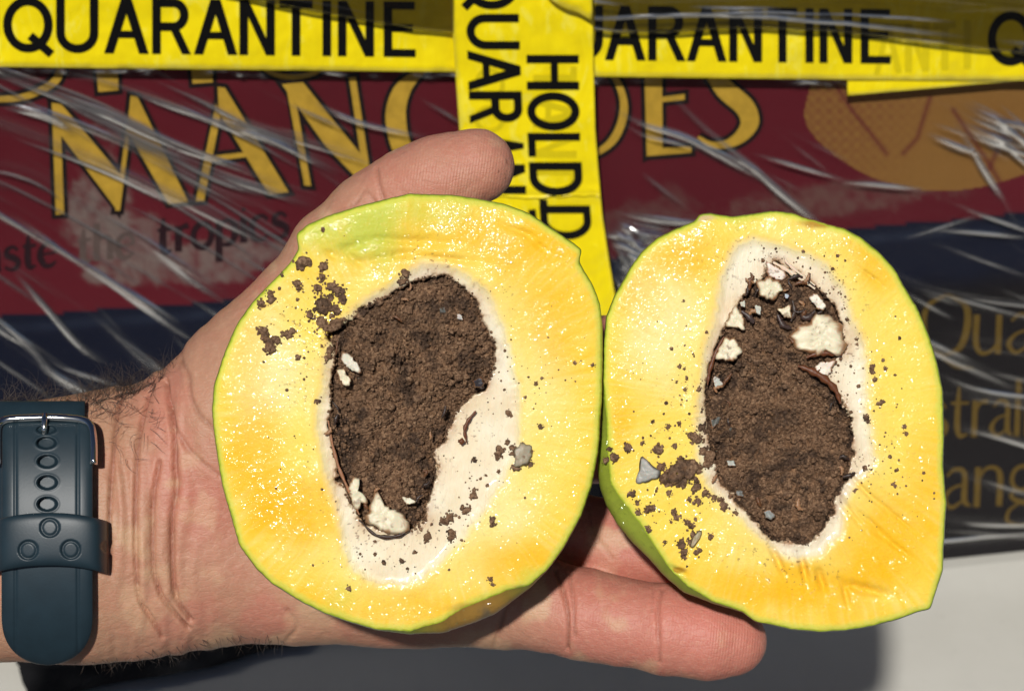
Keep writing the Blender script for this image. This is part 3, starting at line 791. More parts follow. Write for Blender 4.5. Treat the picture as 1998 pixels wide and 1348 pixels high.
# folded over flap at the top of the upright tape
fl = empty('quarantine_tape'); tag(fl, 'folded yellow tape corner lifting at the top edge of the upright tape', 'tape')
n_ = 16; u, t = np.meshgrid(np.linspace(0, 1, n_), np.linspace(0, 1, 8), indexing='ij')
E1 = catmull([(1060, -20), (1078, 2), (1105, 18), (1128, 25), (1155, 41)], 4); E1 = np.stack([np.interp(u[:, 0], np.linspace(0, 1, len(E1)), E1[:, k]) for k in (0, 1)], -1)
E2 = np.stack([np.linspace(1060, 1157, n_), np.linspace(-150, -110, n_)], -1)
Xf = E1[:, None, 0] * (1 - t) + E2[:, None, 0] * t; Yf = E1[:, None, 1] * (1 - t) + E2[:, None, 1] * t
surfmesh('tape_backing', Xf, Yf, .0100 + .0022 * (1 - t), M['tape'], fl)

# ------------------------------------------------------------------ bunched film lying over the upper edge of the tape
def bunch(label, xa, xb, low, nlines, seed, nx=480, ny=110, off=.0105, slope=None, top=-185):
    u, t = np.meshgrid(np.linspace(xa, xb, nx), np.linspace(0, 1, ny), indexing='ij')
    lowy = low(u)
    Y = top + (lowy - top) * t
    Y = Y + (t > .995) * 2.0 * vn2(u / 14, 0 * u, seed)
    HH = off + .0010 * fbm(u, Y, 120, 3, seed)
    # ropey folds run along the lower edge, fanning out above
    FB = np.zeros_like(HH)
    for i in range(nlines):
        tc = 1 - (i + .35 + RNG.uniform(-.3, .3)) / nlines * RNG.uniform(.85, 1.0)
        tt = tc + .07 * vn2(u / 330 + i * 7.1, 0 * u, seed + i) + .0
        wd = RNG.uniform(.006, .022); hh = RNG.uniform(.0001, .0008)
        L_ = np.clip(.35 + 1.1 * vn2(u / 160 + i, 0 * u, seed + 40 + i), 0, 1.3) * np.exp(-((t - tt) / wd) ** 2)
        HH = HH + hh * L_; FB = np.maximum(FB, L_ * hh / .0009 * (wd < .014))
    HH = HH - .004 * sstep(.98, 1.0, t)
    o = mesh('bunched_film', onbox(u, Y, HH).reshape(-1, 3), gridF(nx, ny, flip=True), M['bunch'], attrs={'fold': np.clip(FB, 0, 1).reshape(-1)})
    return tag(o, label, 'plastic film')
bunch('grey rope of bunched film crossing the tape above the letters left of the upright tape', 430, 884, lambda x: np.interp(x, [430, 500, 560, 700, 800, 884], [-12, 2, 14, 40, 57, 66]), 16, 900)
bunch('smoky bunched film covering the upper half of the level tape right of the upright tape', 1160, 2240, lambda x: np.interp(x, [1160, 1200, 1290, 1380, 1500, 1650, 1750, 1998, 2240], [60, 65, 66, 60, 57, 66, 78, 108, 125]), 22, 950)

# shadow of the arm under the wrist, painted in as a black sheet
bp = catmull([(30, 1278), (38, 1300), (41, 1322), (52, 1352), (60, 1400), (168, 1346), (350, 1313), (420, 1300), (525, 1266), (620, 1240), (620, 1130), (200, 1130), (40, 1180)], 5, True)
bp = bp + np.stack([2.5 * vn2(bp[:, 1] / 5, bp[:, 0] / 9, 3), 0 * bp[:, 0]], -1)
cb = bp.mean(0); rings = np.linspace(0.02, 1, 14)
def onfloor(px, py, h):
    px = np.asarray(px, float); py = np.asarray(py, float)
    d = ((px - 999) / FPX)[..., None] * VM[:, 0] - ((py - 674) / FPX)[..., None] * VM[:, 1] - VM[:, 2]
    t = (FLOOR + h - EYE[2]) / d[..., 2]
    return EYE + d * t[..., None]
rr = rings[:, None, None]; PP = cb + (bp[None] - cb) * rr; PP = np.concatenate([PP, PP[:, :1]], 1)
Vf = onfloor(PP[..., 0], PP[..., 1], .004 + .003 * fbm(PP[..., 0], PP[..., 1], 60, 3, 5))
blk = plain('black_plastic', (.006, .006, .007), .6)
# only the part in front of the carton
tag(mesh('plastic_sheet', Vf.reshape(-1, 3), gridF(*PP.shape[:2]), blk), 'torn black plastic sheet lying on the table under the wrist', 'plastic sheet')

# ------------------------------------------------------------------ mango halves
LS = [(577, 457), (583, 485), (567, 512), (547, 534), (500, 580), (467, 624), (450, 657), (433, 701), (417, 751), (413, 800), (420, 867), (433, 947), (450, 1007), (467, 1064), (500, 1110), (533, 1140), (587, 1174), (634, 1197), (684, 1214), (734, 1229), (800, 1237), (867, 1234), (917, 1217), (967, 1197), (1000, 1172), (1034, 1147), (1067, 1114), (1100, 1070), (1134, 1007), (1154, 950), (1167, 883), (1171, 833), (1174, 784), (1176, 684), (1176, 634), (1171, 594), (1157, 557), (1137, 524), (1129, 507), (1137, 489), (1117, 473), (1084, 450), (1034, 417), (984, 398), (934, 388), (883, 380), (800, 378), (734, 393), (684, 407), (634, 423), (600, 438)]
def inset(poly, c, px, special=()):
    P = np.array(poly, float); out = []
    for p in P:
        k = px
        for (sx, sy, r, a) in special:
            dd = math.hypot(p[0] - sx, p[1] - sy)
            k = max(k, px + a * max(0, 1 - (dd / r) ** 2))
        v = p - c; L = np.hypot(*v); out.append(c + v * (L - k) / L)
    return np.array(out)
RS = [(1173, 850), (1175, 734), (1178, 667), (1182, 617), (1200, 574), (1227, 527), (1250, 493), (1284, 463), (1317, 447), (1355, 432), (1364, 419), (1384, 415), (1404, 419), (1430, 423), (1467, 417), (1504, 412), (1547, 415), (1567, 423), (1614, 437), (1647, 445), (1680, 463), (1714, 490), (1747, 527), (1764, 557), (1790, 600), (1814, 657), (1831, 717), (1841, 767), (1842, 850), (1841, 911), (1847, 981), (1841, 1072), (1840, 1114), (1823, 1163), (1816, 1188), (1788, 1194), (1753, 1208), (1700, 1222), (1648, 1230), (1595, 1233), (1543, 1228), (1473, 1212), (1448, 1194), (1385, 1175), (1333, 1155), (1297, 1124), (1267, 1090), (1230, 1054), (1203, 1020), (1183, 987), (1170, 950), (1166, 917), (1169, 867)]
LCAV = [(754, 580), (781, 564), (800, 550), (843, 539), (880, 542), (904, 564), (930, 594), (944, 637), (964, 674), (967, 700), (960, 727), (947, 754), (927, 766), (910, 781), (893, 800), (883, 820), (867, 857), (847, 877), (850, 933), (833, 974), (830, 1014), (800, 1034), (784, 1040), (734, 1030), (710, 1014), (684, 987), (664, 934), (650, 877), (642, 833), (644, 784), (650, 734), (654, 690), (640, 655), (690, 627), (700, 607), (727, 594)]
LHUSK = [(767, 556), (800, 530), (822, 516), (867, 517), (907, 538), (934, 557), (962, 590), (979, 637), (995, 700), (1010, 760), (1012, 820), (1010, 880), (985, 930), (945, 987), (905, 1045), (865, 1090), (820, 1126), (780, 1140), (734, 1136), (690, 1116), (672, 1067), (667, 1014), (647, 960), (634, 900), (622, 850), (620, 800), (626, 770), (636, 727), (640, 680), (650, 645), (700, 597), (734, 578)]
RCAV = [(1511, 510), (1484, 544), (1464, 554), (1450, 577), (1437, 607), (1414, 637), (1404, 667), (1387, 710), (1380, 747), (1380, 800), (1384, 850), (1388, 877), (1400, 925), (1434, 974), (1467, 1007), (1500, 1044), (1534, 1054), (1578, 1060), (1602, 1030), (1623, 1002), (1625, 974), (1648, 935), (1658, 897), (1660, 850), (1657, 817), (1640, 784), (1627, 754), (1607, 737), (1612, 715), (1643, 687), (1643, 647), (1627, 600), (1607, 574), (1580, 557), (1547, 533)]
RHUSK = [(1427, 500), (1440, 480), (1467, 470), (1500, 474), (1540, 486), (1580, 500), (1612, 517), (1640, 560), (1656, 614), (1682, 660), (1688, 700), (1688, 800), (1696, 850), (1707, 893), (1693, 918), (1669, 939), (1658, 967), (1648, 995), (1636, 1044), (1602, 1075), (1557, 1088), (1522, 1075), (1487, 1051), (1420, 985), (1385, 950), (1366, 905), (1366, 850), (1366, 780), (1370, 720), (1380, 680), (1392, 640), (1404, 600), (1408, 550)]

YEL = np.array([.84, .53, .012]); ORG_ = np.array([.84, .44, .002]); PAL = np.array([.86, .65, .11]); CRM = np.array([.86, .75, .33])
GRN = np.array([.36, .46, .035]); HUS = np.array([.80, .67, .44]); HUW = np.array([.87, .82, .62]); BRN = np.array([.16, .075, .04])

def mango(root, sil, face, c, husk, cav, zf, tilt, pales, oranges, rng_green, seed, gouges, blush=(), darks=(), scars=(), depth=.028):
    NA, NR = 1150, 216
    T, rs = radial(sil, c, NA, 5); _, rf = radial(face, c, NA, 5)
    # knife-cut rim is never quite smooth
    wob = .8 * vn2(np.cos(T) * 14, np.sin(T) * 14, seed) + .6 * vn2(np.cos(T) * 60, np.sin(T) * 60, seed + 1)
    rf = rf + wob; rs = np.maximum(rs + wob * .6, rf)
    s = np.linspace(0.0, 1, NR) ** .92
    s[0] = 0.002
    Tm, Sm = np.meshgrid(np.r_[T, T[0] + 2 * math.pi], s, indexing='ij')
    rfe = np.r_[rf, rf[0]][:, None]
    PX = c[0] + np.cos(Tm) * rfe * Sm; PY = c[1] + np.sin(Tm) * rfe * Sm
    dF = rfe * (1 - Sm)                                   # px to the rim
    j = 6 * fbm(PX, PY, 38, 4, seed + 2, .6)
    dH = polydist(PX, PY, husk) + j * .9 + 2.2 * vn2(np.arctan2(PY - c[1], PX - c[0]) * 30, np.hypot(PX - c[0], PY - c[1]) / 40, seed + 31)
    dC = polydist(PX, PY, cav) + 12 * fbm(PX, PY, 26, 5, seed + 3, .7)
    # --- heights (metres)
    z = zf + tilt[0] * (PX - c[0]) * 1e-4 + tilt[1] * (PY - c[1]) * 1e-4
    z = z + .0007 * fbm(PX, PY, 170, 3, seed + 4) 
    z = z - .0007 * np.exp(-dF / 7.0)                    # softly rounded rim
    z = z + .0002 * np.exp(-((dH - 14) / 20) ** 2) - .0005 * sstep(14, -14, dH)
    fib = vn2(np.arctan2(PY - c[1], PX - c[0]) * 40, np.hypot(PX - c[0], PY - c[1]) / 60, seed + 5)
    zfl = (dH > 0)
    z = z + zfl * (.00007 * fbm(PX, PY, 24, 4, seed + 6, .6))
    for (gx_, gy_, ga, gl, gw, gd) in gouges:
        dx, dy = PX - gx_, PY - gy_
        u_ = dx * math.cos(ga) + dy * math.sin(ga); v_ = -dx * math.sin(ga) + dy * math.cos(ga)
        q_ = np.exp(-(u_ / gl) ** 2 - (v_ / gw) ** 2)
        z = z - gd * q_ * (1 + .5 * fbm(PX, PY, 16, 3, seed + 7))
    cavm = sstep(1.5, -3.5, dC)
    lump = fbm(PX, PY, 90, 3, seed + 8) * .0026 + fbm(PX, PY, 34, 5, seed + 9, .72) * .0032 + np.abs(fbm(PX, PY, 11, 3, seed + 10, .7)) * .0008
    edge = np.exp(-np.abs(np.minimum(dC, 0)) / 11.0)
    zc = -.0013 + lump - .0010 * edge + .0009 * sstep(0, -90, dC)
    z = z * 1 + cavm * zc
    z = z - .0016 * np.exp(-((dC + 1.5) / 3.0) ** 2)      # dark gap round the mass
    # --- colours
    col = np.empty(PX.shape + (3,)); col[:] = YEL
    def blend(k, cc): 
        nonlocal col
        k = np.clip(k, 0, 1)[..., None]; col = col * (1 - k) + np.asarray(cc) * k
    nz = fbm(PX, PY, 90, 4, seed + 11)
    blend(.38 + .35 * nz, PAL)
    blend(.75 * np.exp(-np.maximum(dH, 0) / 75) * (.8 + .5 * nz), CRM)
    fb2 = vn2(np.arctan2(PY - c[1], PX - c[0]) * 75 + 2 * nz, np.hypot(PX - c[0], PY - c[1]) / 75, seed + 30)
    blend(.22 * sstep(0, .8, fb2) * sstep(0, 60, dH), CRM); blend(.16 * sstep(0, .8, -fb2) * sstep(0, 60, dH), ORG_)
    for (x_, y_, rx, ry, a) in pales:
        blend(a * sstep(1.25, .3, np.sqrt(((PX - x_) / rx) ** 2 + ((PY - y_) / ry) ** 2) + .35 * nz), CRM if a > .8 else PAL)
    for (x_, y_, rx, ry, a) in oranges:
        blend(.8 * a * sstep(1.3, .3, np.sqrt(((PX - x_) / rx) ** 2 + ((PY - y_) / ry) ** 2) + .4 * nz), ORG_)
    blend(.16 * sstep(.25, .9, fib) * sstep(10, 60, dH), ORG_)
    blend(.55 * np.exp(-((dH - 9) / 7) ** 2), np.array([.90, .60, .12]))
    blend(.65 * np.exp(-((dH - 34) / 22) ** 2) * (.55 + .5 * nz), PAL)
    for (x_, y_, r_, a) in rng_green:
        blend(a * sstep(1.1, .2, np.hypot(PX - x_, PY - y_) / r_ + .3 * fbm(PX, PY, 40, 4, seed + 12)), np.array([.48, .56, .08]))
    blend(.8 * sstep(18, 4, dF + 3 * fbm(PX, PY, 20, 3, seed + 13)), np.array([.62, .64, .10]))
    for (x_, y_, rx, ry, cc_) in scars:
        blend(.85 * sstep(1.2, .4, np.sqrt(((PX - x_) / rx) ** 2 + ((PY - y_) / ry) ** 2) + .4 * fbm(PX, PY, 30, 4, seed + 40)), cc_)
    blend(sstep(4.5, .5, dF + 1.5 * fbm(PX, PY, 12, 3, seed + 14)), GRN)
    # husk
    hk = sstep(16, -16, dH + 8 * nz)
    hc = HUS * (1 - .5 * 1) + HUW * .5
    colh = np.empty_like(col); kk = np.clip(.5 + 1.1 * fbm(PX, PY, 60, 4, seed + 15), 0, 1)[..., None]
    colh[:] = HUS * (1 - kk) + HUW * kk
    st = np.exp(-np.maximum(dC, 0) / 10.0) * (.8 + .9 * fbm(PX, PY, 22, 4, seed + 16, .65))
    st = np.clip(st, 0, .85)[..., None]; colh = colh * (1 - st) + np.array([.33, .15, .07]) * st
    col = col * (1 - hk[..., None]) + colh * hk[..., None]
    # fine brown dust round the mass
    du = fbm(PX, PY, 5.0, 2, seed + 17); dens = .38 + .34 * np.exp(-np.maximum(dC, 0) / 45)
    dm = sstep(.80 - dens * .62, .92 - dens * .62, du) * sstep(170, 20, dC) * .75
    blend(dm * sstep(-.2, .4, fbm(PX, PY, 70, 3, seed + 18) + .25 * np.exp(-np.maximum(dC, 0) / 25)), BRN)
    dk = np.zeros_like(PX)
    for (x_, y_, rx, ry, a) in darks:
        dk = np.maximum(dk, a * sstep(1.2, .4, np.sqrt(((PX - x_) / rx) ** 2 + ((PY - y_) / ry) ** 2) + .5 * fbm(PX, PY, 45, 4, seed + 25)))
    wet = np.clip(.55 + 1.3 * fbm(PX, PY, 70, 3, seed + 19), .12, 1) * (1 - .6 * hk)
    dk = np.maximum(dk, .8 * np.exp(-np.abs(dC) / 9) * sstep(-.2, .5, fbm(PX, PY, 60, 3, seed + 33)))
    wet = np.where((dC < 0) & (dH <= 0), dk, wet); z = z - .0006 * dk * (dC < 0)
    V = loc(PX, PY, z).reshape(-1, 3)
    fq = gridF(NA + 1, NR)
    dHf = (dH[:-1, :-1]).reshape(-1); dCf = dC[:-1, :-1].reshape(-1)
    C_ = col.reshape(-1, 3); Wt = wet.reshape(-1)
    for nm, mk, mt in (('cut_flesh', dHf > 0, 'flesh'), ('seed_husk', (dHf <= 0) & (dCf > 0), 'husk'), ('frass_filling', (dHf <= 0) & (dCf <= 0), 'frass')):
        v2, f2, c2, w2 = compact(V, fq[mk], C_, Wt)
        mesh(nm, v2, f2[:, ::-1] if False else f2, M[mt], root, col=c2, attrs={'wet': w2})
    # rind: rim -> silhouette -> rounded back
    prof = [(0.0, 0.0), (.12, .16), (.3, .42), (.5, .70), (.75, .92), (1.0, 1.0)]
    zr = z[:, -1]
    Ths = np.r_[T, T[0] + 2 * math.pi]; rfe1 = np.r_[rf, rf[0]]; rse = np.r_[rs, rs[0]]
    rowsP, rowsZ, rowsC = [], [], []
    gap = np.clip((rse - rfe1) / 60, 0, 1)
    def rcol(k, PX_, PY_):
        n_ = fbm(PX_, PY_, 60, 4, seed + 20)[..., None]
        g = np.array([.36, .43, .05]) * (1 - .4 * k) + np.array([.22, .24, .05]) * .4 * k
        for (x_, y_, r_) in blush:
            q_ = sstep(1.2, .3, np.hypot(PX_ - x_, PY_ - y_) / r_)[..., None]; n2 = sstep(.1, .5, n_)
            g = g * (1 - q_) + (np.array([.55, .30, .06]) * (1 - n2) + np.array([.16, .14, .10]) * n2) * q_
        return np.clip(g * (1 + .35 * n_), 0, 1)
    for a, b_ in prof:
        r_ = rfe1 + (rse - rfe1) * b_
        rowsP.append(r_); rowsZ.append(zr - a * (.002 + .010 * gap))
    zs = rowsZ[-1]
    for q_ in np.linspace(.05, 1, 26):
        rowsP.append(rse * max(math.cos(q_ * math.pi / 2), .004) ** .8); rowsZ.append(zs - (depth) * math.sin(q_ * math.pi / 2))
    Rr = np.array(rowsP); Zz = np.array(rowsZ)
    PXr = c[0] + np.cos(Ths)[None] * Rr; PYr = c[1] + np.sin(Ths)[None] * Rr
    cr = np.stack([rcol(i / len(Rr), PXr[i], PYr[i]) for i in range(len(Rr))])
    o = mesh('rind', loc(PXr, PYr, Zz).reshape(-1, 3), gridF(len(Rr), NA + 1), M['rind'], root, col=cr.reshape(-1, 3))
    def zat(px, py):
        a = np.arctan2(py - c[1], px - c[0]); ia = int(round((a + math.pi) / (2 * math.pi) * NA)) % NA
        q = math.hypot(px - c[0], py - c[1]) / rf[ia]
        return float(z[ia, min(int(np.searchsorted(s, q)), NR - 1)])
    return zat

def patch(px, py, zf, tilt, c):
    return zf + tilt[0] * (px - c[0]) * 1e-4 + tilt[1] * (py - c[1]) * 1e-4

cL = np.array([795.0, 800.0]); cR = np.array([1515.0, 800.0])
zL, zR = .013, .006; tL, tR = (-.03, -.05), (-.02, -.045)
faceL = inset(LS, cL, 2, [(940, 1210, 120, 34), (870, 1230, 90, 10)])
faceR = inset(RS, cR, 2, [(1215, 1030, 130, 34), (1180, 930, 110, 22), (1300, 1120, 110, 16)])
ml = empty('mango_half', FRAME); tag(ml, 'left mango half lying on the palm, dark brown rotten seed wider at the top', 'mango half', 'mango halves held in the hand')
mr_ = empty('mango_half', FRAME); tag(mr_, 'right mango half resting on the fingertips, seed hollow with white kernel pieces', 'mango half', 'mango halves held in the hand')
ZAL = mango(ml, LS, faceL, cL, LHUSK, LCAV, zL, tL,
      [(1000, 800, 120, 200, .9), (930, 1000, 120, 130, .85), (540, 720, 100, 170, .85), (560, 860, 80, 80, .7), (620, 620, 90, 80, .8), (1090, 900, 80, 160, .6), (840, 640, 260, 40, .3), (930, 500, 50, 30, .6)],
      [(500, 900, 60, 130, .8), (600, 1000, 110, 90, .85), (900, 480, 260, 60, .75), (1080, 640, 80, 110, .6), (1010, 1090, 110, 50, .85), (700, 1170, 160, 40, .6), (490, 700, 40, 90, .4), (780, 1190, 140, 30, .6)],
      [(720, 430, 120, .85), (600, 450, 60, .7), (860, 400, 90, .4), (660, 1170, 50, .35), (1040, 1130, 40, .5)], 100,
      [(1015, 452, .35, 40, 7, .0006), (1050, 478, .6, 22, 7, .0006), (760, 500, -.2, 60, 8, .0006), (690, 505, .6, 25, 8, .0007), (800, 470, .05, 70, 9, .0006), (690, 480, -.3, 30, 9, .0007), (870, 505, .1, 60, 7, .0007), (655, 500, .4, 22, 7, .0008)], [(930, 1205, 130)], [(672, 850, 38, 90, .95), (810, 990, 40, 60, .8), (915, 750, 40, 30, .7), (780, 625, 90, 18, .6), (880, 660, 80, 14, .4)], [(960, 1186, 90, 12, np.array([.52, .34, .06])), (1020, 1150, 30, 9, np.array([.20, .18, .10]))])
ZAR = mango(mr_, RS, faceR, cR, RHUSK, RCAV, zR, tR,
      [(1290, 640, 90, 150, .85), (1300, 900, 90, 120, .7), (1770, 760, 60, 230, .8), (1720, 600, 60, 90, .6), (1310, 1000, 110, 90, .6), (1440, 450, 60, 40, .6)],
      [(1350, 500, 80, 50, .85), (1240, 560, 60, 80, .5), (1720, 1050, 110, 110, .9), (1480, 1140, 160, 45, .85), (1620, 1150, 150, 60, .8), (1720, 520, 60, 50, .6), (1210, 820, 30, 60, .6), (1640, 480, 90, 30, .4), (1800, 950, 50, 120, .5)],
      [(1440, 440, 30, .3), (1840, 800, 30, .4)], 200,
      [(1518, 1095, 1.1, 26, 7, .0016), (1568, 1110, 1.35, 24, 7, .0018), (1602, 1130, 1.3, 22, 7, .0016), (1690, 1150, .25, 45, 10, .0015), (1650, 1160, 1.3, 22, 6, .0012), (1322, 1112, .45, 14, 5, .0010), (1700, 1020, .7, 50, 6, .0006), (1740, 1060, .6, 60, 6, .0006), (1660, 1000, .9, 40, 6, .0007), (1700, 540, .6, 30, 5, .0005), (1690, 960, .8, 45, 5, .0006), (1740, 1000, .7, 50, 5, .0005)], [(1600, 420, 60)], [(1480, 600, 60, 60, .6), (1590, 540, 40, 50, .7), (1400, 800, 22, 120, .8), (1630, 800, 30, 50, .8), (1500, 810, 40, 14, .8), (1440, 960, 40, 30, .6), (1560, 1030, 50, 18, .4)], [(1600, 436, 48, 10, np.array([.42, .20, .03])), (1372, 424, 26, 9, np.array([.62, .45, .25])), (1322, 1112, 16, 6, np.array([.40, .20, .02]))])

# kernel fragments and other lumps ----------------------------------
def cc_white(c_): return c_ is not None and c_[0] > .6
def lump(name, poly, zb, h, mat, parent, col=None, seed=0, rough=.25, rootm=None, n=44, m_=14, edge=None):
    P_ = np.asarray(poly, float); c = P_.mean(0); P_ = c + (P_ - c) * ((1.16 if cc_white(col) else .75) if name == 'kernel_piece' else 1)
    T, r = radial(P_, c, n, 1)
    r = r * (1 + rough * .40 * vn2(np.cos(T) * 2.6, np.sin(T) * 2.6, seed) + rough * .14 * vn2(np.cos(T) * 7, np.sin(T) * 7, seed + 1))
    s = np.linspace(0, 1, m_)
    Tm, Sm = np.meshgrid(np.r_[T, T[0]], s, indexing='ij'); re = np.r_[r, r[0]][:, None]
    PX = c[0] + np.cos(Tm) * re * Sm; PY = c[1] + np.sin(Tm) * re * Sm
    z = zb + h * (1 - Sm ** 9) ** .5 + h * .25 * (np.cos(Tm + seed) * Sm) - .0008 * (Sm > .99) + h * .5 * rough * fbm(PX, PY, 12, 3, seed + 2)
    if col is None: C_ = None
    else:
        C_ = np.empty(PX.shape + (3,)); C_[:] = col
        if edge is not None:
            k = sstep(.72, 1.0, Sm + .25 * fbm(PX, PY, 14, 3, seed + 5))[..., None]; C_ = C_ * (1 - k) + np.array(edge) * k
        k = (sstep(.35, .6, fbm(PX, PY, 9, 3, seed + 9)) * .6)[..., None]; C_ = C_ * (1 - k) + BRN * k
        C_ = C_.reshape(-1, 3)
    return mesh(name, loc(PX, PY, z).reshape(-1, 3), gridF(n + 1, m_), mat, parent, m=rootm, col=C_)
KW = (.72, .65, .46); KG = (.10, .10, .088); KE = (.30, .15, .07)
z6 = lambda pts: [(1480 + .334 * a, 400 + .334 * b_) for a, b_ in pts]
z5 = lambda pts: [(1150 + .334 * a, 400 + .334 * b_) for a, b_ in pts]
z3 = lambda pts: [(400 + .334 * a, 800 + .334 * b_) for a, b_ in pts]
z1 = lambda pts: [(400 + .334 * a, 350 + .334 * b_) for a, b_ in pts]
z7 = lambda pts: [(1150 + .334 * a, 800 + .334 * b_) for a, b_ in pts]
z2 = lambda pts: [(800 + .334 * a, 350 + .334 * b_) for a, b_ in pts]
z4 = lambda pts: [(800 + .334 * a, 800 + .334 * b_) for a, b_ in pts]
KR = [(z6([(205, 760), (240, 700), (330, 655), (400, 640), (450, 690), (470, 760), (490, 830), (440, 865), (380, 850), (290, 870), (240, 830)]), .0012, KW),
      (z5([(985, 435), (1060, 430), (1120, 470), (1125, 500), (1080, 540), (1030, 550), (990, 500)]), .0014, KW),
      (z5([(800, 780), (850, 800), (892, 850), (830, 905), (740, 908), (760, 850)]), .0008, KW),
      (z5([(850, 610), (900, 660), (912, 740), (860, 715), (800, 700), (820, 650)]), .0008, KW),
      (z5([(955, 570), (1010, 580), (1010, 660), (965, 640)]), .0008, (.55, .56, .48)), (z5([(870, 560), (915, 550), (920, 610), (880, 600)]), .0008, (.6, .6, .5)),
      (z5([(1100, 610), (1170, 590), (1182, 660), (1140, 655)]), .0008, KW), (z5([(730, 970), (800, 1050), (730, 1090), (715, 1020)]), .0004, (.5, .5, .44)),
      (z5([(700, 1245), (795, 1212), (750, 1290), (700, 1330)]), .0004, KG), (z7([(790, 100), (840, 95), (835, 130), (790, 135)]), .0003, KG),
      (z7([(790, 290), (850, 285), (870, 330), (800, 335)]), .0005, (.42, .43, .38)), (z7([(840, 460), (900, 455), (910, 510), (860, 515)]), .0005, KG),
      (z7([(1010, 580), (1060, 560), (1100, 620), (1060, 650), (1020, 630)]), .0006, (.22, .23, .21)), (z6([(290, 540), (340, 520), (380, 570), (400, 600), (350, 610)]), .0006, (.75, .70, .58)),
      (z6([(320, 975), (350, 930), (400, 915), (465, 895), (420, 960), (400, 1010)]), .0005, (.80, .70, .58)), (z6([(60, 340), (110, 360), (170, 420), (120, 430), (60, 410)]), .0002, (.78, .68, .58)),
      (z6([(145, 510), (185, 515), (180, 555), (150, 550)]), .0008, (.5, .55, .6))]
for i, (p, h, cc) in enumerate(KR):
    pc = np.mean(p, 0); lump('kernel_piece', p, patch(pc[0], pc[1], zR, tR, cR) + (.0010 if cc_white(cc) else .0006), h + .0002, M['kernel'], mr_, cc, 400 + 7 * i, .6, edge=KE)
KL = [(z3([(845, 440), (870, 385), (900, 375), (905, 430), (890, 480), (945, 500), (930, 570), (885, 560), (850, 500)]), .0011, KW),
      (z3([(945, 620), (975, 540), (1010, 465), (1040, 560), (1120, 590), (1190, 660), (1150, 710), (1050, 712), (960, 660)]), .0013, KW),
      (z1([(770, 1120), (810, 1110), (850, 1170), (850, 1212), (800, 1190)]), .0008, KW), (z1([(805, 1010), (860, 1030), (912, 1135), (850, 1115), (805, 1070)]), .0010, (.66, .62, .5)),
      (z3([(1140, 500), (1200, 515), (1230, 535), (1180, 550)]), .0008, (.7, .66, .5)), (z2([(160, 745), (210, 740), (220, 790), (170, 785)]), .0006, KG),
      (z2([(265, 770), (310, 790), (320, 830), (270, 825)]), .0006, (.6, .56, .5)), (z2([(350, 1165), (420, 1140), (450, 1190), (420, 1230), (360, 1225)]), .0009, (.045, .04, .045))]
for i, (p, h, cc) in enumerate(KL):
    pc = np.mean(p, 0); lump('kernel_piece', p, patch(pc[0], pc[1], zL, tL, cL) + (.0010 if cc_white(cc) else .0007), h + .0002, M['kernel'], ml, cc, 600 + 7 * i, .6, edge=KE)
# torn brown husk skins curling at the edge of the hollow
def curl(parent, pts, zb, r, cc, seed):
    p = catmull(pts, 5); n = len(p); k = 7
    V_ = []
    for i in range(n):
        tt = i / (n - 1); rr_ = r * (.35 + .65 * math.sin(math.pi * min(max(tt, .05), .95)))
        dd = p[min(i + 1, n - 1)] - p[max(i - 1, 0)]; dd /= np.hypot(*dd) + 1e-9; nn = np.array([-dd[1], dd[0]])
        for a in np.linspace(0, math.pi, k):
            q_ = p[i] + nn * math.cos(a) * rr_ * (1 + .3 * math.sin(i * 1.7 + seed)); V_.append(loc(q_[0], q_[1], zb + math.sin(a) * rr_ * .7e-4))
    return mesh('husk_shred', np.array(V_), gridF(n, k), M['kernel'], parent, col=np.tile(cc, (n * k, 1)))
SHR = (.13, .045, .018); SHP = (.72, .56, .42)
for i, (pts, r, cc) in enumerate([(z6([(85, 335), (150, 370), (230, 420), (330, 490)]), 4.5, SHP), (z6([(150, 295), (170, 340), (240, 400), (330, 470)]), 3, SHP), (z6([(280, 890), (350, 865), (420, 865), (490, 870)]), 6, SHR), (z6([(230, 940), (290, 960), (380, 1010), (450, 1080), (480, 1160)]), 7, SHR),
        (z6([(340, 985), (380, 935), (460, 915)]), 4, SHR), (z5([(785, 770), (740, 860), (705, 960), (690, 1050)]), 4, SHR), (z5([(1100, 640), (1130, 700), (1180, 720)]), 6, (.05, .03, .025)), (z5([(890, 620), (940, 660), (960, 690)]), 6, (.06, .04, .035)), (z6([(200, 560), (210, 620), (190, 680)]), 5, (.05, .03, .02)), (z6([(240, 620), (280, 660), (330, 620)]), 7, (.05, .03, .025))]):
    curl(mr_, pts, patch(1560, 650, zR, tR, cR) + .0010, r, cc, i)
for i, (pts, r, cc) in enumerate([(z4([(385, 5), (340, 60), (318, 120), (330, 190)]), 3.5, SHR), (z3([(720, 60), (740, 180), (780, 330), (840, 470), (900, 610)]), 3, (.30, .14, .07)), (z3([(900, 640), (1000, 730), (1120, 735), (1190, 700)]), 3.5, (.04, .02, .012)), (z4([(280, 180), (320, 185)]), 6, SHR)]):
    curl(ml, pts, patch(800, 850, zL, tL, cL) + .0006, r, cc, i)

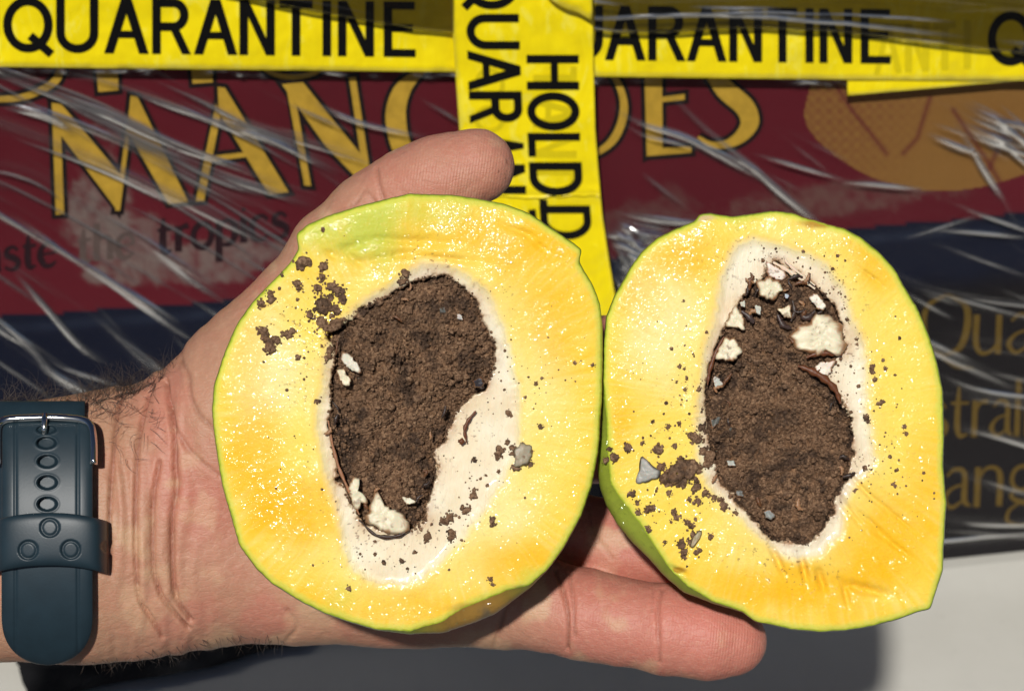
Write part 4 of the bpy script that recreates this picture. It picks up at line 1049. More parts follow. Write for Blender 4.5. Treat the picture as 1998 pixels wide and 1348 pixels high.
sg_ = np.random.default_rng(21)
for par, cav, c_, zz, tt_, n_ in ((mr_, RCAV, cR, zR, tR, 34), (ml, LCAV, cL, zL, tL, 16)):
    P_ = np.array(cav, float); cc_ = P_.mean(0)
    for i in range(n_):
        k = sg_.integers(len(P_)); p = cc_ + (P_[k] - cc_) * sg_.uniform(.72, 1.02)
        if par is mr_ and i < 18: p = np.array([1500 + sg_.uniform(-40, 110), 600 + sg_.uniform(-70, 60)])
        a = sg_.uniform(0, 6.28); L = sg_.uniform(9, 24); pts = [tuple(p)]
        for q in range(3): a += sg_.normal() * .6; p = p + np.array([math.cos(a), math.sin(a)]) * L / 3 * 1.3; pts.append(tuple(p))
        curl(par, pts, patch(p[0], p[1], zz, tt_, c_) + .0011, sg_.uniform(2, 5), [(.035, .02, .014), (.12, .05, .02), (.30, .16, .08)][i % 3], i)
# crumbs ---------------------------------------------------------------
def blob_arrays(px, py, z, r, seed, squash=.6, asp=1.0, ang=0.0, n=9, m_=6):
    th = np.linspace(0, 2 * math.pi, n, endpoint=False); ph = np.linspace(0.08, math.pi - .08, m_)
    Pm, Tm = np.meshgrid(ph, th, indexing='ij')
    x_, y_, z_ = np.sin(Pm) * np.cos(Tm), np.sin(Pm) * np.sin(Tm), np.cos(Pm)
    q = 1 + .55 * vn(x_ * 1.6 + seed, y_ * 1.6, z_ * 1.6, seed) + .3 * vn(x_ * 4 + seed, y_ * 4, z_ * 4, seed + 1)
    x_, y_, z_ = x_ * q * asp, y_ * q / asp, z_ * q * squash
    xr, yr = x_ * math.cos(ang) - y_ * math.sin(ang), x_ * math.sin(ang) + y_ * math.cos(ang)
    c = loc(px, py, z + r * 1e-4 * squash * .45)
    V_ = np.stack([c[0] + xr * r * 1e-4, c[1] - yr * r * 1e-4, c[2] + z_ * r * 1e-4], -1).reshape(-1, 3)
    i = np.arange(n * m_).reshape(m_, n)
    f = np.stack([i[:-1], np.roll(i[:-1], -1, 1), np.roll(i[1:], -1, 1), i[1:]], -1).reshape(-1, 4)
    return V_, f
BL = [(592, 512, 14), (629, 520, 9), (629, 540, 8), (580, 553, 8), (583, 562, 6), (620, 562, 9), (648, 560, 9), (658, 566, 10), (669, 569, 6), (645, 580, 6), (667, 584, 9), (630, 597, 15), (640, 596, 9), (656, 604, 10), (604, 615, 8), (627, 629, 11), (527, 574, 7), (530, 586, 8), (510, 595, 8), (512, 646, 10), (516, 656, 9), (526, 668, 9), (528, 682, 10), (540, 662, 8), (560, 652, 9), (569, 647, 7), (582, 697, 6), (619, 782, 5), (640, 697, 8), (644, 684, 7), (791, 534, 9), (784, 550, 7), (550, 537, 4), (630, 448, 4), (975, 880, 9), (972, 890, 8), (990, 863, 5), (960, 1014, 6), (961, 1022, 6), (1054, 832, 5), (993, 807, 6), (925, 967, 7), (877, 1010, 10), (868, 1018, 9), (882, 1040, 8), (880, 1050, 6), (910, 995, 8), (903, 990, 6), (833, 1048, 8), (957, 1130, 5), (961, 1140, 4), (948, 927, 3), (925, 897, 5), (1046, 749, 4), (1025, 775, 3), (1157, 712, 4), (1122, 708, 4), (810, 1077, 4), (681, 1147, 5), (784, 1095, 5), (925, 955, 5), (1002, 874, 6), (1006, 913, 7), (1034, 905, 6), (1036, 880, 5), (1000, 885, 6), (1020, 866, 4), (973, 920, 4), (655, 632, 13), (672, 640, 14), (640, 640, 10), (690, 625, 12), (705, 612, 10), (740, 590, 8)]
BR = [(1225, 875, 8), (1222, 870, 6), (1284, 878, 9), (1278, 880, 6), (1198, 892, 9), (1182, 898, 6), (1190, 876, 5), (1253, 865, 4), (1354, 853, 9), (1362, 858, 8), (1347, 848, 6), (1369, 833, 8), (1375, 840, 5), (1304, 833, 5), (1325, 827, 5), (1274, 822, 4), (1317, 870, 5), (1320, 922, 20), (1345, 915, 18), (1335, 905, 12), (1300, 933, 13), (1330, 940, 11), (1290, 912, 9), (1359, 950, 10), (1375, 962, 8), (1304, 962, 6), (1233, 964, 7), (1243, 980, 5), (1265, 992, 9), (1274, 990, 6), (1245, 999, 6), (1362, 977, 7), (1345, 974, 5), (1412, 987, 9), (1320, 1010, 6), (1315, 998, 6), (1347, 1024, 8), (1340, 1018, 5), (1435, 1000, 5), (1387, 1047, 6), (1267, 1034, 5), (1263, 1029, 4), (1330, 1060, 9), (1334, 1076, 7), (1334, 1086, 5), (1355, 1045, 8), (1348, 1058, 7), (1362, 1076, 7), (1394, 970, 6), (1404, 975, 5), (1297, 1057, 4), (1702, 716, 6), (1701, 725, 5), (1707, 740, 5), (1727, 720, 4), (1717, 787, 6), (1722, 784, 4), (1690, 815, 6), (1694, 822, 4), (1671, 662, 3.5), (1672, 672, 3), (1653, 624, 4), (1765, 832, 4), (1768, 847, 4.5), (1688, 912, 5), (1802, 923, 3), (1743, 944, 4), (1747, 949, 3), (1669, 956, 4), (1327, 715, 4), (1335, 720, 3), (1340, 738, 3.5), (1320, 745, 3), (1337, 760, 4), (1364, 760, 5), (1379, 648, 3), (1334, 587, 3), (1385, 890, 12), (1378, 905, 9), (1372, 880, 8)]
def crumbs(name, label, L, zat, zf, tilt, c, cav, region, nrand, seed, foot):
    Vs, Fs, n = [], [], 0; rg = np.random.default_rng(seed)
    def put(px, py, r, **k):
        nonlocal n
        v_, f_ = blob_arrays(px, py, zat(px, py) - r * .000012, r, int(rg.integers(1e6)), **k); Vs.append(v_); Fs.append(f_ + n); n += len(v_)
    for (x_, y_, r) in L:
        put(x_, y_, r * .92, asp=rg.uniform(.85, 1.25), ang=rg.uniform(0, 3), n=12, m_=8, squash=.7)
        for _ in range(int(4 + r * .5)):
            a = rg.uniform(0, 6.28); q = r * rg.uniform(.8, 1.5); put(x_ + q * math.cos(a), y_ + q * math.sin(a), r * rg.uniform(.14, .4), n=6, m_=4)
    cnt = 0
    while cnt < nrand:
        k = rg.integers(len(region)); x0, y0, sx, sy = region[k]
        px, py = x0 + sx * rg.normal(), y0 + sy * rg.normal()
        if polydist(np.array([px]), np.array([py]), foot)[0] > -8: continue
        put(px, py, min(rg.exponential(.9) + .8, 5), n=6, m_=4, squash=.6); cnt += 1
    # grains heaped along and inside the hollow
    P_ = np.array(cav, float); cc_ = P_.mean(0)
    for _ in range(1500):
        i = rg.integers(len(P_)); t = rg.uniform(); p = P_[i] * (1 - t) + P_[(i + 1) % len(P_)] * t
        s_ = 1 - abs(rg.normal()) * .05 + .016 * rg.normal(); p = cc_ + (p - cc_) * s_
        put(p[0], p[1], rg.uniform(1.2, 3.6), n=6, m_=4, squash=.8)
    for _ in range(3800):
        i = rg.integers(len(P_)); t = rg.uniform(); p = P_[i] * (1 - t) + P_[(i + 1) % len(P_)] * t
        p = cc_ + (p - cc_) * math.sqrt(rg.uniform()) * .97
        v_, f_ = blob_arrays(p[0], p[1], zat(p[0], p[1]) + rg.uniform(0, .0005), min(1.3 + rg.exponential(1.1), 6), int(rg.integers(1e6)), n=6, m_=4, squash=.8); Vs.append(v_); Fs.append(f_ + n); n += len(v_)
    for _ in range(60):
        i = rg.integers(len(P_)); t = rg.uniform(); p = P_[i] * (1 - t) + P_[(i + 1) % len(P_)] * t
        p = cc_ + (p - cc_) * math.sqrt(rg.uniform()) * .92
        v_, f_ = blob_arrays(p[0], p[1], zat(p[0], p[1]) + .0001, rg.uniform(3.5, 8), int(rg.integers(1e6)), n=14, m_=9, squash=.9); Vs.append(v_); Fs.append(f_ + n); n += len(v_)
    o = mesh(name, np.concatenate(Vs), np.concatenate(Fs), M['crumb'], m=FRAME, smooth=False)
    return tag(o, label, 'crumbs', kind='stuff')
crumbs('frass_crumbs', 'dark brown crumbs scattered over the left mango half', BL, ZAL, zL, tL, cL, LCAV,
       [(620, 590, 45, 45), (600, 640, 50, 50), (940, 640, 40, 60), (960, 720, 40, 60), (930, 930, 45, 60), (860, 1040, 50, 40), (600, 800, 60, 90), (1060, 720, 50, 40), (760, 1090, 60, 20), (700, 640, 40, 30)], 330, 11, LS)
crumbs('frass_crumbs', 'dark brown crumbs scattered over the lower left of the right mango half', BR, ZAR, zR, tR, cR, RCAV,
       [(1330, 930, 55, 45), (1310, 1010, 50, 45), (1340, 750, 50, 60), (1690, 800, 35, 90), (1640, 700, 14, 90), (1520, 500, 50, 14), (1350, 830, 50, 40), (1700, 950, 60, 50), (1600, 560, 30, 30)], 420, 12, faceR)
# beads of juice standing on the wet cut flesh
b = NB('mango_juice'); tr = b.n('BsdfTransparent'); gl = b.n('BsdfGlossy'); gl.inputs['Roughness'].default_value = .11
mx = b.n('AddShader'); b.l(tr.outputs[0], mx.inputs[0]); b.l(gl.outputs[0], mx.inputs[1]); gl.inputs['Color'].default_value = (.10, .10, .10, 1); b.l(mx.outputs[0], b.out.inputs[0])
def beads(parent, zat, c, sil, husk, areas, n_, seed):
    rg = np.random.default_rng(seed); Vs, Fs, n = [], [], 0; k = 0
    th = np.linspace(0, 2 * math.pi, 8, endpoint=False); rr_ = np.array([.02, .35, .7, 1.0])
    while k < n_:
        if rg.uniform() < .92:
            a = areas[rg.integers(len(areas))]; px, py = a[0] + rg.normal() * a[2], a[1] + rg.normal() * a[3]
        else: px, py = c[0] + rg.uniform(-400, 400), c[1] + rg.uniform(-430, 430)
        P1 = np.array([px]), np.array([py])
        if polydist(*P1, sil)[0] > -10 or polydist(*P1, husk)[0] < 4 * rg.uniform(-3, 1): continue
        for _ in range(rg.integers(1, 4)):
            px += rg.normal() * 5; py += rg.normal() * 4; r_ = rg.uniform(1.6, 4.4) * (1.5 if rg.uniform() < .1 else 1)
            if polydist(np.array([px]), np.array([py]), sil)[0] > -8: continue
            z0_ = zat(px, py); ast = rg.uniform(.8, 1.5); ro = rg.uniform(0, 3)
            X_ = rr_[:, None] * np.cos(th) * ast; Y_ = rr_[:, None] * np.sin(th) / ast
            X2, Y2 = X_ * math.cos(ro) - Y_ * math.sin(ro), X_ * math.sin(ro) + Y_ * math.cos(ro)
            Z_ = np.broadcast_to((r_ * 1e-4 * .20 * (1 - rr_ ** 2))[:, None], X_.shape) - .00002
            Vs.append(loc(px + X2 * r_, py + Y2 * r_, z0_ + Z_).reshape(-1, 3)); i = np.arange(32).reshape(4, 8)
            Fs.append(np.stack([i[:-1], np.roll(i[:-1], -1, 1), np.roll(i[1:], -1, 1), i[1:]], -1).reshape(-1, 4) + n); n += 32; k += 1
    o = mesh('juice_beads', np.concatenate(Vs), np.concatenate(Fs), b.m, parent); o['kind'] = 'stuff'
beads(ml, ZAL, cL, LS, LHUSK, [(560, 970, 55, 60), (540, 850, 50, 60), (880, 430, 110, 30), (960, 500, 90, 40), (1060, 620, 50, 80), (1000, 1080, 70, 50), (700, 1170, 90, 25), (1100, 870, 40, 90), (560, 640, 70, 60), (700, 470, 80, 30), (480, 760, 30, 70)], 600, 5)
beads(mr_, ZAR, cR, RS, RHUSK, [(1330, 520, 70, 50), (1215, 800, 22, 110), (1720, 1030, 60, 70), (1650, 1150, 80, 30), (1400, 1090, 80, 40), (1760, 700, 40, 100), (1600, 470, 80, 20), (1250, 620, 40, 70), (1330, 990, 60, 40)], 420, 6)
# free standing shards that lie on the cut faces
tag(lump('kernel_shard', z4([(600, 230), (650, 190), (705, 195), (722, 250), (700, 320), (660, 330), (605, 335), (615, 280)]), patch(1018, 889, zL, tL, cL) + .0003, .0012, M['kernel'], None, (.36, .31, .22), 801, .35, FRAME, edge=(.03, .018, .012)),
    'grey shard with blackened edges on the pale flesh right of the left mango hollow', 'seed fragment')
tag(lump('kernel_shard', [(1248, 884), (1258, 893), (1290, 922), (1284, 934), (1262, 940), (1242, 948), (1238, 940), (1247, 915)], patch(1262, 915, zR, tR, cR) + .0003, .0010, M['kernel'], None, (.36, .35, .31), 811, .3, FRAME, edge=(.04, .03, .025)),
    'silvery triangular shard beside the brown clump on the right mango half', 'seed fragment')
tag(lump('kernel_shard', [(1372, 1036), (1366, 1050), (1352, 1068), (1346, 1066), (1352, 1048), (1364, 1034)], patch(1360, 1050, zR, tR, cR) + .0006, .0010, M['kernel'], None, (.36, .30, .18), 821, .3, FRAME, edge=(.04, .03, .025)),
    'slim tan splinter among dark crumbs near the bottom left of the right mango half', 'seed fragment')

# ------------------------------------------------------------------ hand (one continuous surface from a distance field)
hand = empty('person', FRAME)
tag(hand, 'open left hand and wrist, palm up, holding both mango halves in front of the carton', 'person')
HS = .00043
x0, x1, y0, y1, z0, z1_ = -.170, .070, -.072, .052, -.070, .002
nx, ny, nz = int((x1 - x0) / HS), int((y1 - y0) / HS), int((z1_ - z0) / HS)
ax, ay, az = x0 + HS * np.arange(nx), y0 + HS * np.arange(ny), z0 + HS * np.arange(nz)
D = np.full((nx, ny, nz), .02, np.float32)
def smin(a, b_, k):
    h = np.clip(.5 + .5 * (b_ - a) / k, 0, 1); return b_ * (1 - h) + a * h - k * h * (1 - h)
def seg(p, q, k, fz=1.0):
    """p, q = (px, py, z centre, r px); fz = depth radius / plane radius"""
    A_ = loc(p[0], p[1], p[2]); B_ = loc(q[0], q[1], q[2])
    ra = p[3] * (DIST - p[2]) / FPX; rb = q[3] * (DIST - q[2]) / FPX
    m = max(ra, rb) + k * 1.2 + .002
    lo = np.minimum(A_, B_) - m; hi = np.maximum(A_, B_) + m
    ix = np.searchsorted(ax, [lo[0], hi[0]]); iy = np.searchsorted(ay, [lo[1], hi[1]]); iz = np.searchsorted(az, [lo[2], hi[2]])
    s_ = np.s_[ix[0]:ix[1], iy[0]:iy[1], iz[0]:iz[1]]
    X = ax[ix[0]:ix[1], None, None]; Y = ay[None, iy[0]:iy[1], None]; Z = az[None, None, iz[0]:iz[1]]
    if 0 in (X.size, Y.size, Z.size): return
    d = B_ - A_; L = d @ d + 1e-12
    t = np.clip(((X - A_[0]) * d[0] + (Y - A_[1]) * d[1] + (Z - A_[2]) * d[2]) / L, 0, 1)
    ex, ey, ez = X - A_[0] - t * d[0], Y - A_[1] - t * d[1], (Z - A_[2] - t * d[2]) / fz
    dist = np.sqrt(ex * ex + ey * ey + ez * ez) - (ra + (rb - ra) * t)
    D[s_] = smin(D[s_], dist.astype(np.float32), k)
def chain(pts, k, fz=1.0):
    for a, b_ in zip(pts[:-1], pts[1:]): seg(a, b_, k, fz)
# forearm and wrist
chain([(-900, 1045, -.036, 300), (-400, 1040, -.036, 262), (-100, 1037, -.035, 250), (150, 1036, -.034, 246), (300, 1014, -.035, 246)], .006, .66)
# heel of the hand, palm body
chain([(300, 1012, -.036, 238), (430, 1010, -.040, 212), (620, 960, -.046, 250), (860, 900, -.048, 250)], .010, .5)
chain([(330, 1090, -.036, 140), (450, 1062, -.036, 150), (600, 1080, -.037, 156), (780, 1098, -.037, 148), (950, 1125, -.036, 124)], .008, .8)
# ball of the thumb and thumb
chain([(405, 915, -.034, 165), (475, 830, -.033, 168), (545, 730, -.033, 150), (610, 610, -.033, 118)], .008, .85)
chain([(610, 610, -.033, 108), (660, 495, -.032, 88), (730, 420, -.030, 80), (800, 378, -.028, 80), (860, 352, -.026, 79), (930, 325, -.025, 74)], .004, .95)
# palm side of the fingers hidden behind the fruit
chain([(620, 700, -.046, 140), (820, 720, -.050, 120), (1000, 760, -.050, 100)], .008, .7)
chain([(880, 840, -.048, 110), (1050, 850, -.048, 92), (1300, 860, -.044, 86), (1520, 850, -.036, 76)], .004, .9)       # middle
chain([(860, 700, -.050, 100), (1020, 710, -.050, 92), (1250, 700, -.046, 86), (1450, 690, -.038, 74)], .003, .9)      # index
chain([(880, 990, -.046, 120), (1040, 1030, -.042, 92), (1200, 1065, -.038, 84), (1340, 1075, -.034, 80), (1540, 1060, -.027, 70)], .003, .9)  # ring
# little finger
chain([(860, 1130, -.038, 130), (980, 1158, -.033, 104), (1060, 1180, -.028, 86), (1140, 1198, -.026, 85), (1210, 1212, -.024, 82), (1300, 1228, -.022, 84), (1380, 1244, -.021, 77), (1428, 1250, -.021, 68)], .0025, .95)
# --- surface nets
sg = D < 0
cx = (sg[:-1, :-1, :-1].astype(np.int8) + sg[1:, :-1, :-1] + sg[:-1, 1:, :-1] + sg[1:, 1:, :-1] + sg[:-1, :-1, 1:] + sg[1:, :-1, 1:] + sg[:-1, 1:, 1:] + sg[1:, 1:, 1:])
act = (cx > 0) & (cx < 8)
I = np.argwhere(act); idx = -np.ones(act.shape, np.int64); idx[act] = np.arange(len(I))
acc = np.zeros((len(I), 3)); cnt = np.zeros(len(I))
co = [(a, b_, c_) for a in (0, 1) for b_ in (0, 1) for c_ in (0, 1)]
for a in co:
    for axis in range(3):
        if a[axis]: continue
        b_ = list(a); b_[axis] = 1
        va = D[I[:, 0] + a[0], I[:, 1] + a[1], I[:, 2] + a[2]]; vb = D[I[:, 0] + b_[0], I[:, 1] + b_[1], I[:, 2] + b_[2]]
        m = (va < 0) != (vb < 0); t = np.where(m, va / np.where(m, va - vb, 1), 0)
        p = np.array(a, float)[None] + 0 * acc; p[:, axis] += t
        acc += p * m[:, None]; cnt += m
HVt = np.array([x0, y0, z0]) + (I + acc / cnt[:, None]) * HS
quads = []
for axis in range(3):
    sl0 = [slice(None)] * 3; sl1 = [slice(None)] * 3; sl0[axis] = slice(0, -1); sl1[axis] = slice(1, None)
    ch = sg[tuple(sl0)] != sg[tuple(sl1)]
    E = np.argwhere(ch); ins = sg[tuple(sl0)][ch]
    u_, v_ = [(1, 2), (2, 0), (0, 1)][axis]
    ok = (E[:, u_] > 0) & (E[:, v_] > 0) & (E[:, u_] < act.shape[u_]) & (E[:, v_] < act.shape[v_]); E = E[ok]; ins = ins[ok]
    def g(du, dv):
        q_ = E.copy(); q_[:, u_] -= du; q_[:, v_] -= dv; return idx[q_[:, 0], q_[:, 1], q_[:, 2]]
    Q = np.stack([g(1, 1), g(0, 1), g(0, 0), g(1, 0)], -1)
    Q[~ins] = Q[~ins][:, ::-1]; quads.append(Q)
HF = np.concatenate(quads)
def vnormals(V_, F_):
    n_ = np.cross(V_[F_[:, 2]] - V_[F_[:, 0]], V_[F_[:, 3]] - V_[F_[:, 1]])
    N = np.zeros_like(V_)
    for k in range(4): np.add.at(N, F_[:, k], n_)
    return N / (np.linalg.norm(N, axis=1, keepdims=True) + 1e-12)
for _ in range(3):                                   # light smoothing
    S_ = np.zeros_like(HVt); n_ = np.zeros(len(HVt))
    for k in range(4):
        np.add.at(S_, HF[:, k], HVt[HF[:, (k + 1) % 4]]); np.add.at(n_, HF[:, k], 1)
    HVt = HVt * .5 + .5 * S_ / n_[:, None]
N = vnormals(HVt, HF)
kz = (DIST - HVt[:, 2]) / FPX
hx, hy = 999 + HVt[:, 0] / kz, 674 - HVt[:, 1] / kz
front = sstep(-.05, .35, N[:, 2])
disp = np.zeros(len(HVt)); red = np.zeros(len(HVt))
CR = [([(240, 770), (231, 797), (226, 843), (216, 968), (214, 1051), (216, 1120)], 5, .0011), ([(300, 752), (287, 777), (272, 843), (266, 926), (264, 1009), (266, 1092), (272, 1167), (291, 1200), (316, 1242)], 5, .0016),
      ([(310, 900), (299, 968), (297, 1030), (301, 1113), (316, 1163), (350, 1205), (368, 1225)], 5, .0015), ([(322, 743), (326, 780), (333, 823), (338, 858), (341, 911), (345, 956), (336, 1016), (338, 1121), (347, 1173), (372, 1210)], 6, .0019),
      ([(352, 700), (367, 728), (371, 770), (385, 805), (413, 833)], 6, .0007), ([(330, 790), (350, 850), (380, 890), (430, 930)], 5, .0006),
      ([(640, 420), (690, 400), (712, 372), (735, 400)], 5, .0004), ([(735, 330), (742, 370), (750, 395)], 5, .0006),
      ([(1085, 1112), (1098, 1150), (1108, 1200), (1108, 1265)], 5, .0010), ([(1113, 1118), (1118, 1170), (1122, 1240)], 4, .0007), ([(1292, 1150), (1283, 1190), (1288, 1290)], 5, .0007), ([(1275, 1150), (1272, 1190)], 4, .0003),
      ([(1000, 1130), (985, 1190), (965, 1260)], 6, .0006), ([(1150, 990), (1160, 1040), (1195, 1090)], 5, .0004), ([(200, 1120), (240, 1130), (262, 1120)], 4, .0002), ([(560, 1190), (580, 1220), (560, 1250)], 6, .0005)]
for p, w, h in CR:
    d = polydist(hx, hy, catmull(p, 5), False)
    w = w * .72; L_ = np.exp(-(d / w) ** 2); disp -= h * 1.0 * (.75 + .5 * fbm(hx, hy, 40, 2, 66)) * L_ * front; disp += h * .05 * np.exp(-((d - 4.2 * w) / (3.4 * w)) ** 2) * front
    red = np.maximum(red, np.exp(-(d / (w * .9)) ** 2) * min(1, h / .0012) * front)
wr = sstep(175, 215, hx) * sstep(480, 360, hx)
disp += wr * .00035 * vn2(hx / 16 + 1.5 * fbm(hx, hy, 120, 2, 64), hy / 140, 63)
disp += .00020 * fbm(hx, hy, 45, 4, 61) + .00006 * vn(hx / 12, hy / 12, HVt[:, 2] * 800, 62)
HVt = HVt + N * disp[:, None]
base = np.array([.45, .235, .150]); pink = np.array([.50, .175, .13]); tan = np.array([.42, .24, .145])
col = np.empty((len(HVt), 3)); col[:] = base
def hb(k, cc):
    global col
    k = np.clip(k, 0, 1)[:, None]; col = col * (1 - k) + np.asarray(cc) * k
nz = fbm(hx, hy, 110, 4, 70)
hb(.8 * sstep(960, 1150, hx) , pink); hb(.75 * sstep(640, 760, hx) * sstep(500, 420, hy), np.array([.50, .225, .155]))
hb(.5 * sstep(200, 350, hx) * sstep(1000, 600, hx) * sstep(.0, .5, nz), pink)
hb(.55 * np.exp(-(((hx - 400) / 70) ** 2 + ((hy - 990) / 80) ** 2)), pink)
hb(.5 * sstep(330, 200, hx), tan); hb(.8 * red, np.array([.21, .075, .045]))
sk = vn2(hx / 3.2, hy / 3.2, 91) * np.exp(-(((hx - 985) / 16) ** 2 + ((hy - 335) / 28) ** 2)); hb(sstep(.42, .5, sk), BRN)
hb(.6 * sstep(.15, .5, fbm(hx, hy, 70, 3, 77)), np.array([.56, .37, .22]))
hb(.35 * np.exp(-(((hx - 1380) / 110) ** 2 + ((hy - 1200) / 60) ** 2)), np.array([.74, .24, .2]))
ridge = np.maximum(np.exp(-(((hx - 890) / 110) ** 2 + ((hy - 330) / 90) ** 2)), np.maximum(.8 * np.exp(-(((hx - 1420) / 90) ** 2 + ((hy - 1250) / 80) ** 2)), .25 * sstep(1000, 1100, hx)))
mesh('hand_and_forearm', HVt, HF, M['skin'], hand, col=col, attrs={'ridge': ridge})

# arm hair: thin curved tapering tubes
def tubes(name, paths, r0, mat, parent, k=3, label=None):
    Vs, Fs, n = [], [], 0
    for p in paths:
        p = np.asarray(p); m = len(p); tt = np.linspace(0, 1, m)
        d = np.gradient(p, axis=0); d /= np.linalg.norm(d, axis=1, keepdims=True) + 1e-12
        a = np.cross(d, [0, 0, 1.0]); a /= np.linalg.norm(a, axis=1, keepdims=True) + 1e-12; b2 = np.cross(d, a)
        ang = np.arange(k) / k * 2 * math.pi
        rr_ = (r0 * (1 - .8 * tt))[:, None, None]
        v_ = p[:, None] + rr_ * (np.cos(ang)[None, :, None] * a[:, None] + np.sin(ang)[None, :, None] * b2[:, None])
        i = np.arange(m * k).reshape(m, k)
        f = np.stack([i[:-1], np.roll(i[:-1], -1, 1), np.roll(i[1:], -1, 1), i[1:]], -1).reshape(-1, 4)
        Vs.append(v_.reshape(-1, 3)); Fs.append(f + n); n += m * k
    o = mesh(name, np.concatenate(Vs), np.concatenate(Fs), mat, parent)
    if label: o['label'] = label
    return o
hg = np.random.default_rng(3)
paths = []
def hair(px, py, z, dx, dy, L, curl_, dz=.3):
    a = math.atan2(dy, dx); pts = [loc(px, py, z)]; x_, y_, zz = px, py, z
    for i in range(8):
        a += curl_ / 8 + hg.normal() * .10; x_ += math.cos(a) * L / 8; y_ += math.sin(a) * L / 8; zz += dz * L / 8 * 1e-4
        pts.append(loc(x_, y_, zz))
    paths.append(pts)
TOPE = lambda x: np.interp(x, [0, 160, 200, 250, 300, 335, 350, 400], [775, 785, 772, 762, 748, 738, 700, 665])
for i in range(560):
    x_ = hg.uniform(150, 345) if i % 5 else hg.uniform(0, 160)
    hair(x_, TOPE(x_) + hg.uniform(2, 16), -.030 + hg.uniform(-.006, .004), hg.uniform(-.2, 1.0), hg.uniform(-1.0, .15), hg.uniform(30, 88), hg.uniform(-2.4, 2.4), hg.uniform(-.3, .3))
for i in range(70):
    x_ = hg.uniform(168, 330); y_ = TOPE(x_) + hg.exponential(38) + 8
    hair(x_, y_, -.0178 - .008 * max(0, (830 - y_) / 70), hg.uniform(-.6, 1.0), hg.uniform(-.4, 1.0), hg.uniform(18, 46), hg.uniform(-2, 2), hg.uniform(0, .35))
BOT = lambda x: np.interp(x, [150, 190, 230, 300, 380, 430, 470, 540, 600], [1290, 1288, 1289, 1276, 1258, 1248, 1244, 1250, 1262])
for i in range(150):
    x_ = hg.uniform(150, 400) if i % 4 else hg.uniform(380, 560)
    hair(x_, BOT(x_) - hg.uniform(0, 12), -.034 + hg.uniform(-.004, .006), hg.uniform(-.5, 1.0), hg.uniform(.1, 1.0), hg.uniform(14, 44), hg.uniform(-1.8, 1.8), hg.uniform(-.2, .3))
o = tubes('arm_hair', paths, .00007, M['hair'], hand); o['kind'] = 'stuff'

# ------------------------------------------------------------------ wristwatch strap
watch = empty('wristwatch', FRAME); tag(watch, 'slate blue rubber watch strap with silver buckle round the wrist', 'wristwatch')
def wz(py, lift=0.0):
    """front of the wrist along y, as an ellipse"""
    y_ = (np.asarray(py, float) - 1036) / 300.0
    return -.034 + (.0177 + .0018 + lift) * np.sqrt(np.clip(1 - y_ * y_, 0, 1)) + lift * .3
def strap_part(name, xa, xb, ya, yb, lift, thick, mat, parent, shape=None, dimples=(), grooves=(), nx=70, ny=150, crown=.0004, label=None):
    u, t = np.meshgrid(np.linspace(-1, 1, nx), np.linspace(0, 1, ny), indexing='ij')
    Y = ya + (yb - ya) * t
    xl, xr_ = (np.full_like(Y, xa), np.full_like(Y, xb)) if shape is None else shape(Y)
    X = (xl + xr_) / 2 + (xr_ - xl) / 2 * u
    if callable(yb): pass
    z = wz(Y, lift) + crown * (1 - np.abs(u) ** 6) - .0006 * np.abs(u) ** 10
    rim = np.minimum(t, 1 - t) * abs(yb - ya); z = z - .0005 * np.exp(-rim / 5)
    for (dx, dy, rx, ry, dp) in dimples:
        q_ = np.sqrt(((X - dx) / rx) ** 2 + ((Y - dy) / ry) ** 2)
        z = z - dp * sstep(1.0, .82, q_) + .0001 * np.exp(-((q_ - 1.12) / .1) ** 2)
    for (g, w, dp) in grooves: z = z - dp * np.exp(-((X - g) / w) ** 2)
    zb = wz(Y, lift) - thick
    nn = nx * ny
    V_ = np.concatenate([loc(X, Y, z).reshape(-1, 3), loc(X, Y, zb).reshape(-1, 3)])
    i = np.arange(nn).reshape(nx, ny); e = []
    for a in (i[:, 0], i[-1, :], i[::-1, -1], i[0, ::-1]): e.append(np.stack([a[:-1], a[1:], a[1:] + nn, a[:-1] + nn], -1))
    o = mesh(name, V_, np.concatenate([gridF(nx, ny, flip=True), gridF(nx, ny) + nn] + e), mat, parent)
    if label: o['label'] = label
    return o
# strap running up and over the back of the wrist, below the buckle
strap_part('strap', -4, 166, 782, 1060, -.0006, .002, M['rubber'], watch, label='lower strap end under the buckle')
HOL = [(90, 838, 20, 9, .0010), (90, 864, 20, 12, .0018), (92, 900, 20, 13, .0021), (92, 941, 20, 14, .0021), (92, 983, 20, 14, .0021)]
def tipshape(Y):
    k = np.clip((Y - 1195) / 102, 0, 1); w = np.sqrt(np.clip(1 - k ** 2.6, 0, 1))
    w = np.maximum(w, .03); c_ = 93 + 0 * Y
    return c_ - 90 * w, c_ + 88 * w
o = strap_part('strap', 5, 180, 822, 1297, .0024, .0046, M['rubber'], watch, shape=tipshape, dimples=HOL, grooves=[(30, 3, .0003), (152, 3, .0003)], nx=90, ny=260, label='upper strap end with oval holes and rounded tip')
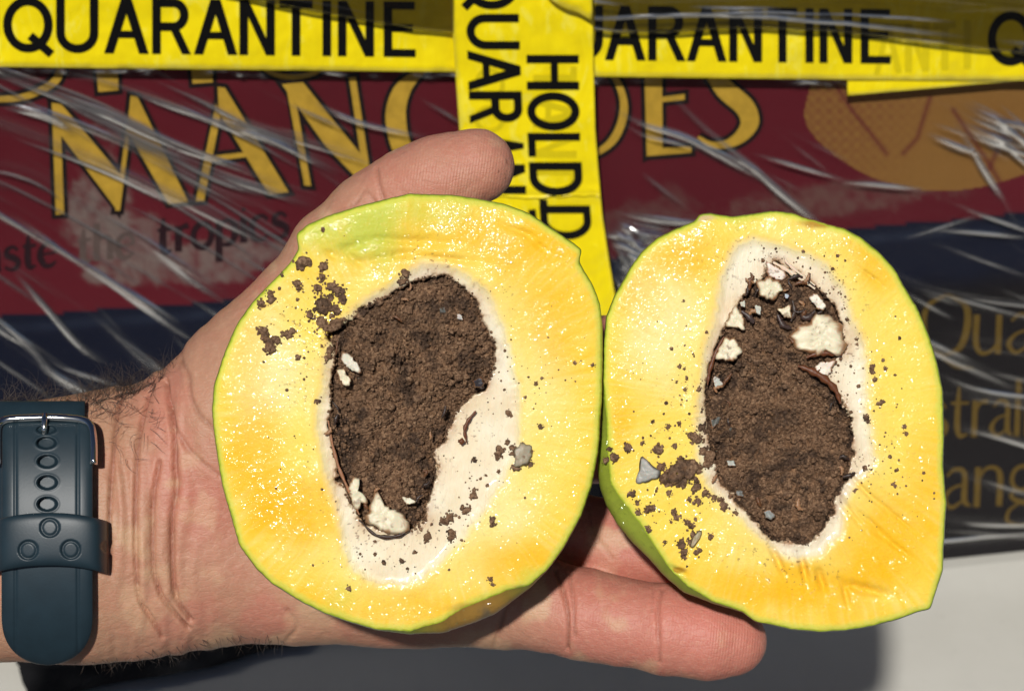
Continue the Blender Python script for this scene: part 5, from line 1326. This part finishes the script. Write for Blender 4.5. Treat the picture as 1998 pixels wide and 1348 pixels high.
# keeper loop
def kshape(Y): return -14 + 0 * Y, 206 + 0 * Y
u, t = np.meshgrid(np.linspace(-1, 1, 90), np.linspace(0, 1, 60), indexing='ij')
X = 96 + 112 * u
Yt = 1000 + 16 * np.abs(u) ** 2.2; Yb = 1103 + 16 * np.abs(u) ** 2.2
Y = Yt * (1 - t) + Yb * t
z = wz(Y, .0042) + .0016 * (1 - np.abs(u) ** 3) - .0035 * np.abs(u) ** 12
rim = np.minimum(t, 1 - t) * 105; z = z - .0008 * np.exp(-(rim / 6))
for (dx, dy, r) in ((97, 1029, 20), (55, 1073, 20), (138, 1072, 20)):
    q_ = np.hypot(X - dx, Y - dy) / r; z = z - .0007 * sstep(1.0, .85, q_) + .00035 * sstep(.8, .6, q_)
q_ = np.hypot(X - 208, (Y - 1066)) / 12; z = z - .002 * sstep(1, .8, q_)
nn = X.size; i = np.arange(nn).reshape(X.shape); e = []
for a in (i[:, 0], i[-1, :], i[::-1, -1], i[0, ::-1]): e.append(np.stack([a[:-1], a[1:], a[1:] + nn, a[:-1] + nn], -1))
zb = wz(Y, .0026) - .001 * np.abs(u) ** 2 - .006 * np.abs(u) ** 14
mesh('keeper_loop', np.concatenate([loc(X, Y, z).reshape(-1, 3), loc(X, Y, zb).reshape(-1, 3)]), np.concatenate([gridF(*X.shape, flip=True), gridF(*X.shape) + nn] + e), M['rubber'], watch)
# buckle: rounded steel frame and prong
def rod(name, pts, r, mat, parent, k=12, flat=1.0):
    p = np.array([loc(a, b_, c_) for a, b_, c_ in pts]); m = len(p)
    d = np.gradient(p, axis=0); d /= np.linalg.norm(d, axis=1, keepdims=True)
    up = np.array([0, 0, 1.0]); a = np.cross(d, up); a /= np.linalg.norm(a, axis=1, keepdims=True); b2 = np.cross(a, d)
    ang = np.arange(k) / k * 2 * math.pi
    v_ = p[:, None] + r * (np.cos(ang)[None, :, None] * a[:, None] + flat * np.sin(ang)[None, :, None] * b2[:, None])
    i = np.arange(m * k).reshape(m, k)
    f = np.stack([i[:-1], np.roll(i[:-1], -1, 1), np.roll(i[1:], -1, 1), i[1:]], -1).reshape(-1, 4)
    n0 = m * k; v2 = np.concatenate([v_.reshape(-1, 3), p[:1], p[-1:]])
    caps = [(int(i[0, (j + 1) % k]), int(i[0, j]), n0) for j in range(k)] + [(int(i[-1, j]), int(i[-1, (j + 1) % k]), n0 + 1) for j in range(k)]
    return mesh(name, v2, [tuple(map(int, q_)) for q_ in f] + caps, mat, parent)
zbk = lambda y: float(wz(max(y, 815), .0024)) + .0006
bpts = [(-6, 905), (-6, 850), (-4, 832), (4, 822), (20, 817), (60, 815), (95, 814), (140, 816), (164, 820), (176, 829), (181, 845), (183, 870), (183, 905)]
bc = catmull(bpts, 5)
rod('buckle_frame', [(a, b_, zbk(b_)) for a, b_ in bc], .00075, M['steel'], watch, 14, 1.25)
rod('buckle_prong', [(87, 808, zbk(815) + .0005), (87, 822, zbk(822) + .0008), (86, 836, zbk(836) + .0004), (86, 846, zbk(846) - .0006)], .00062, M['steel'], watch, 12)
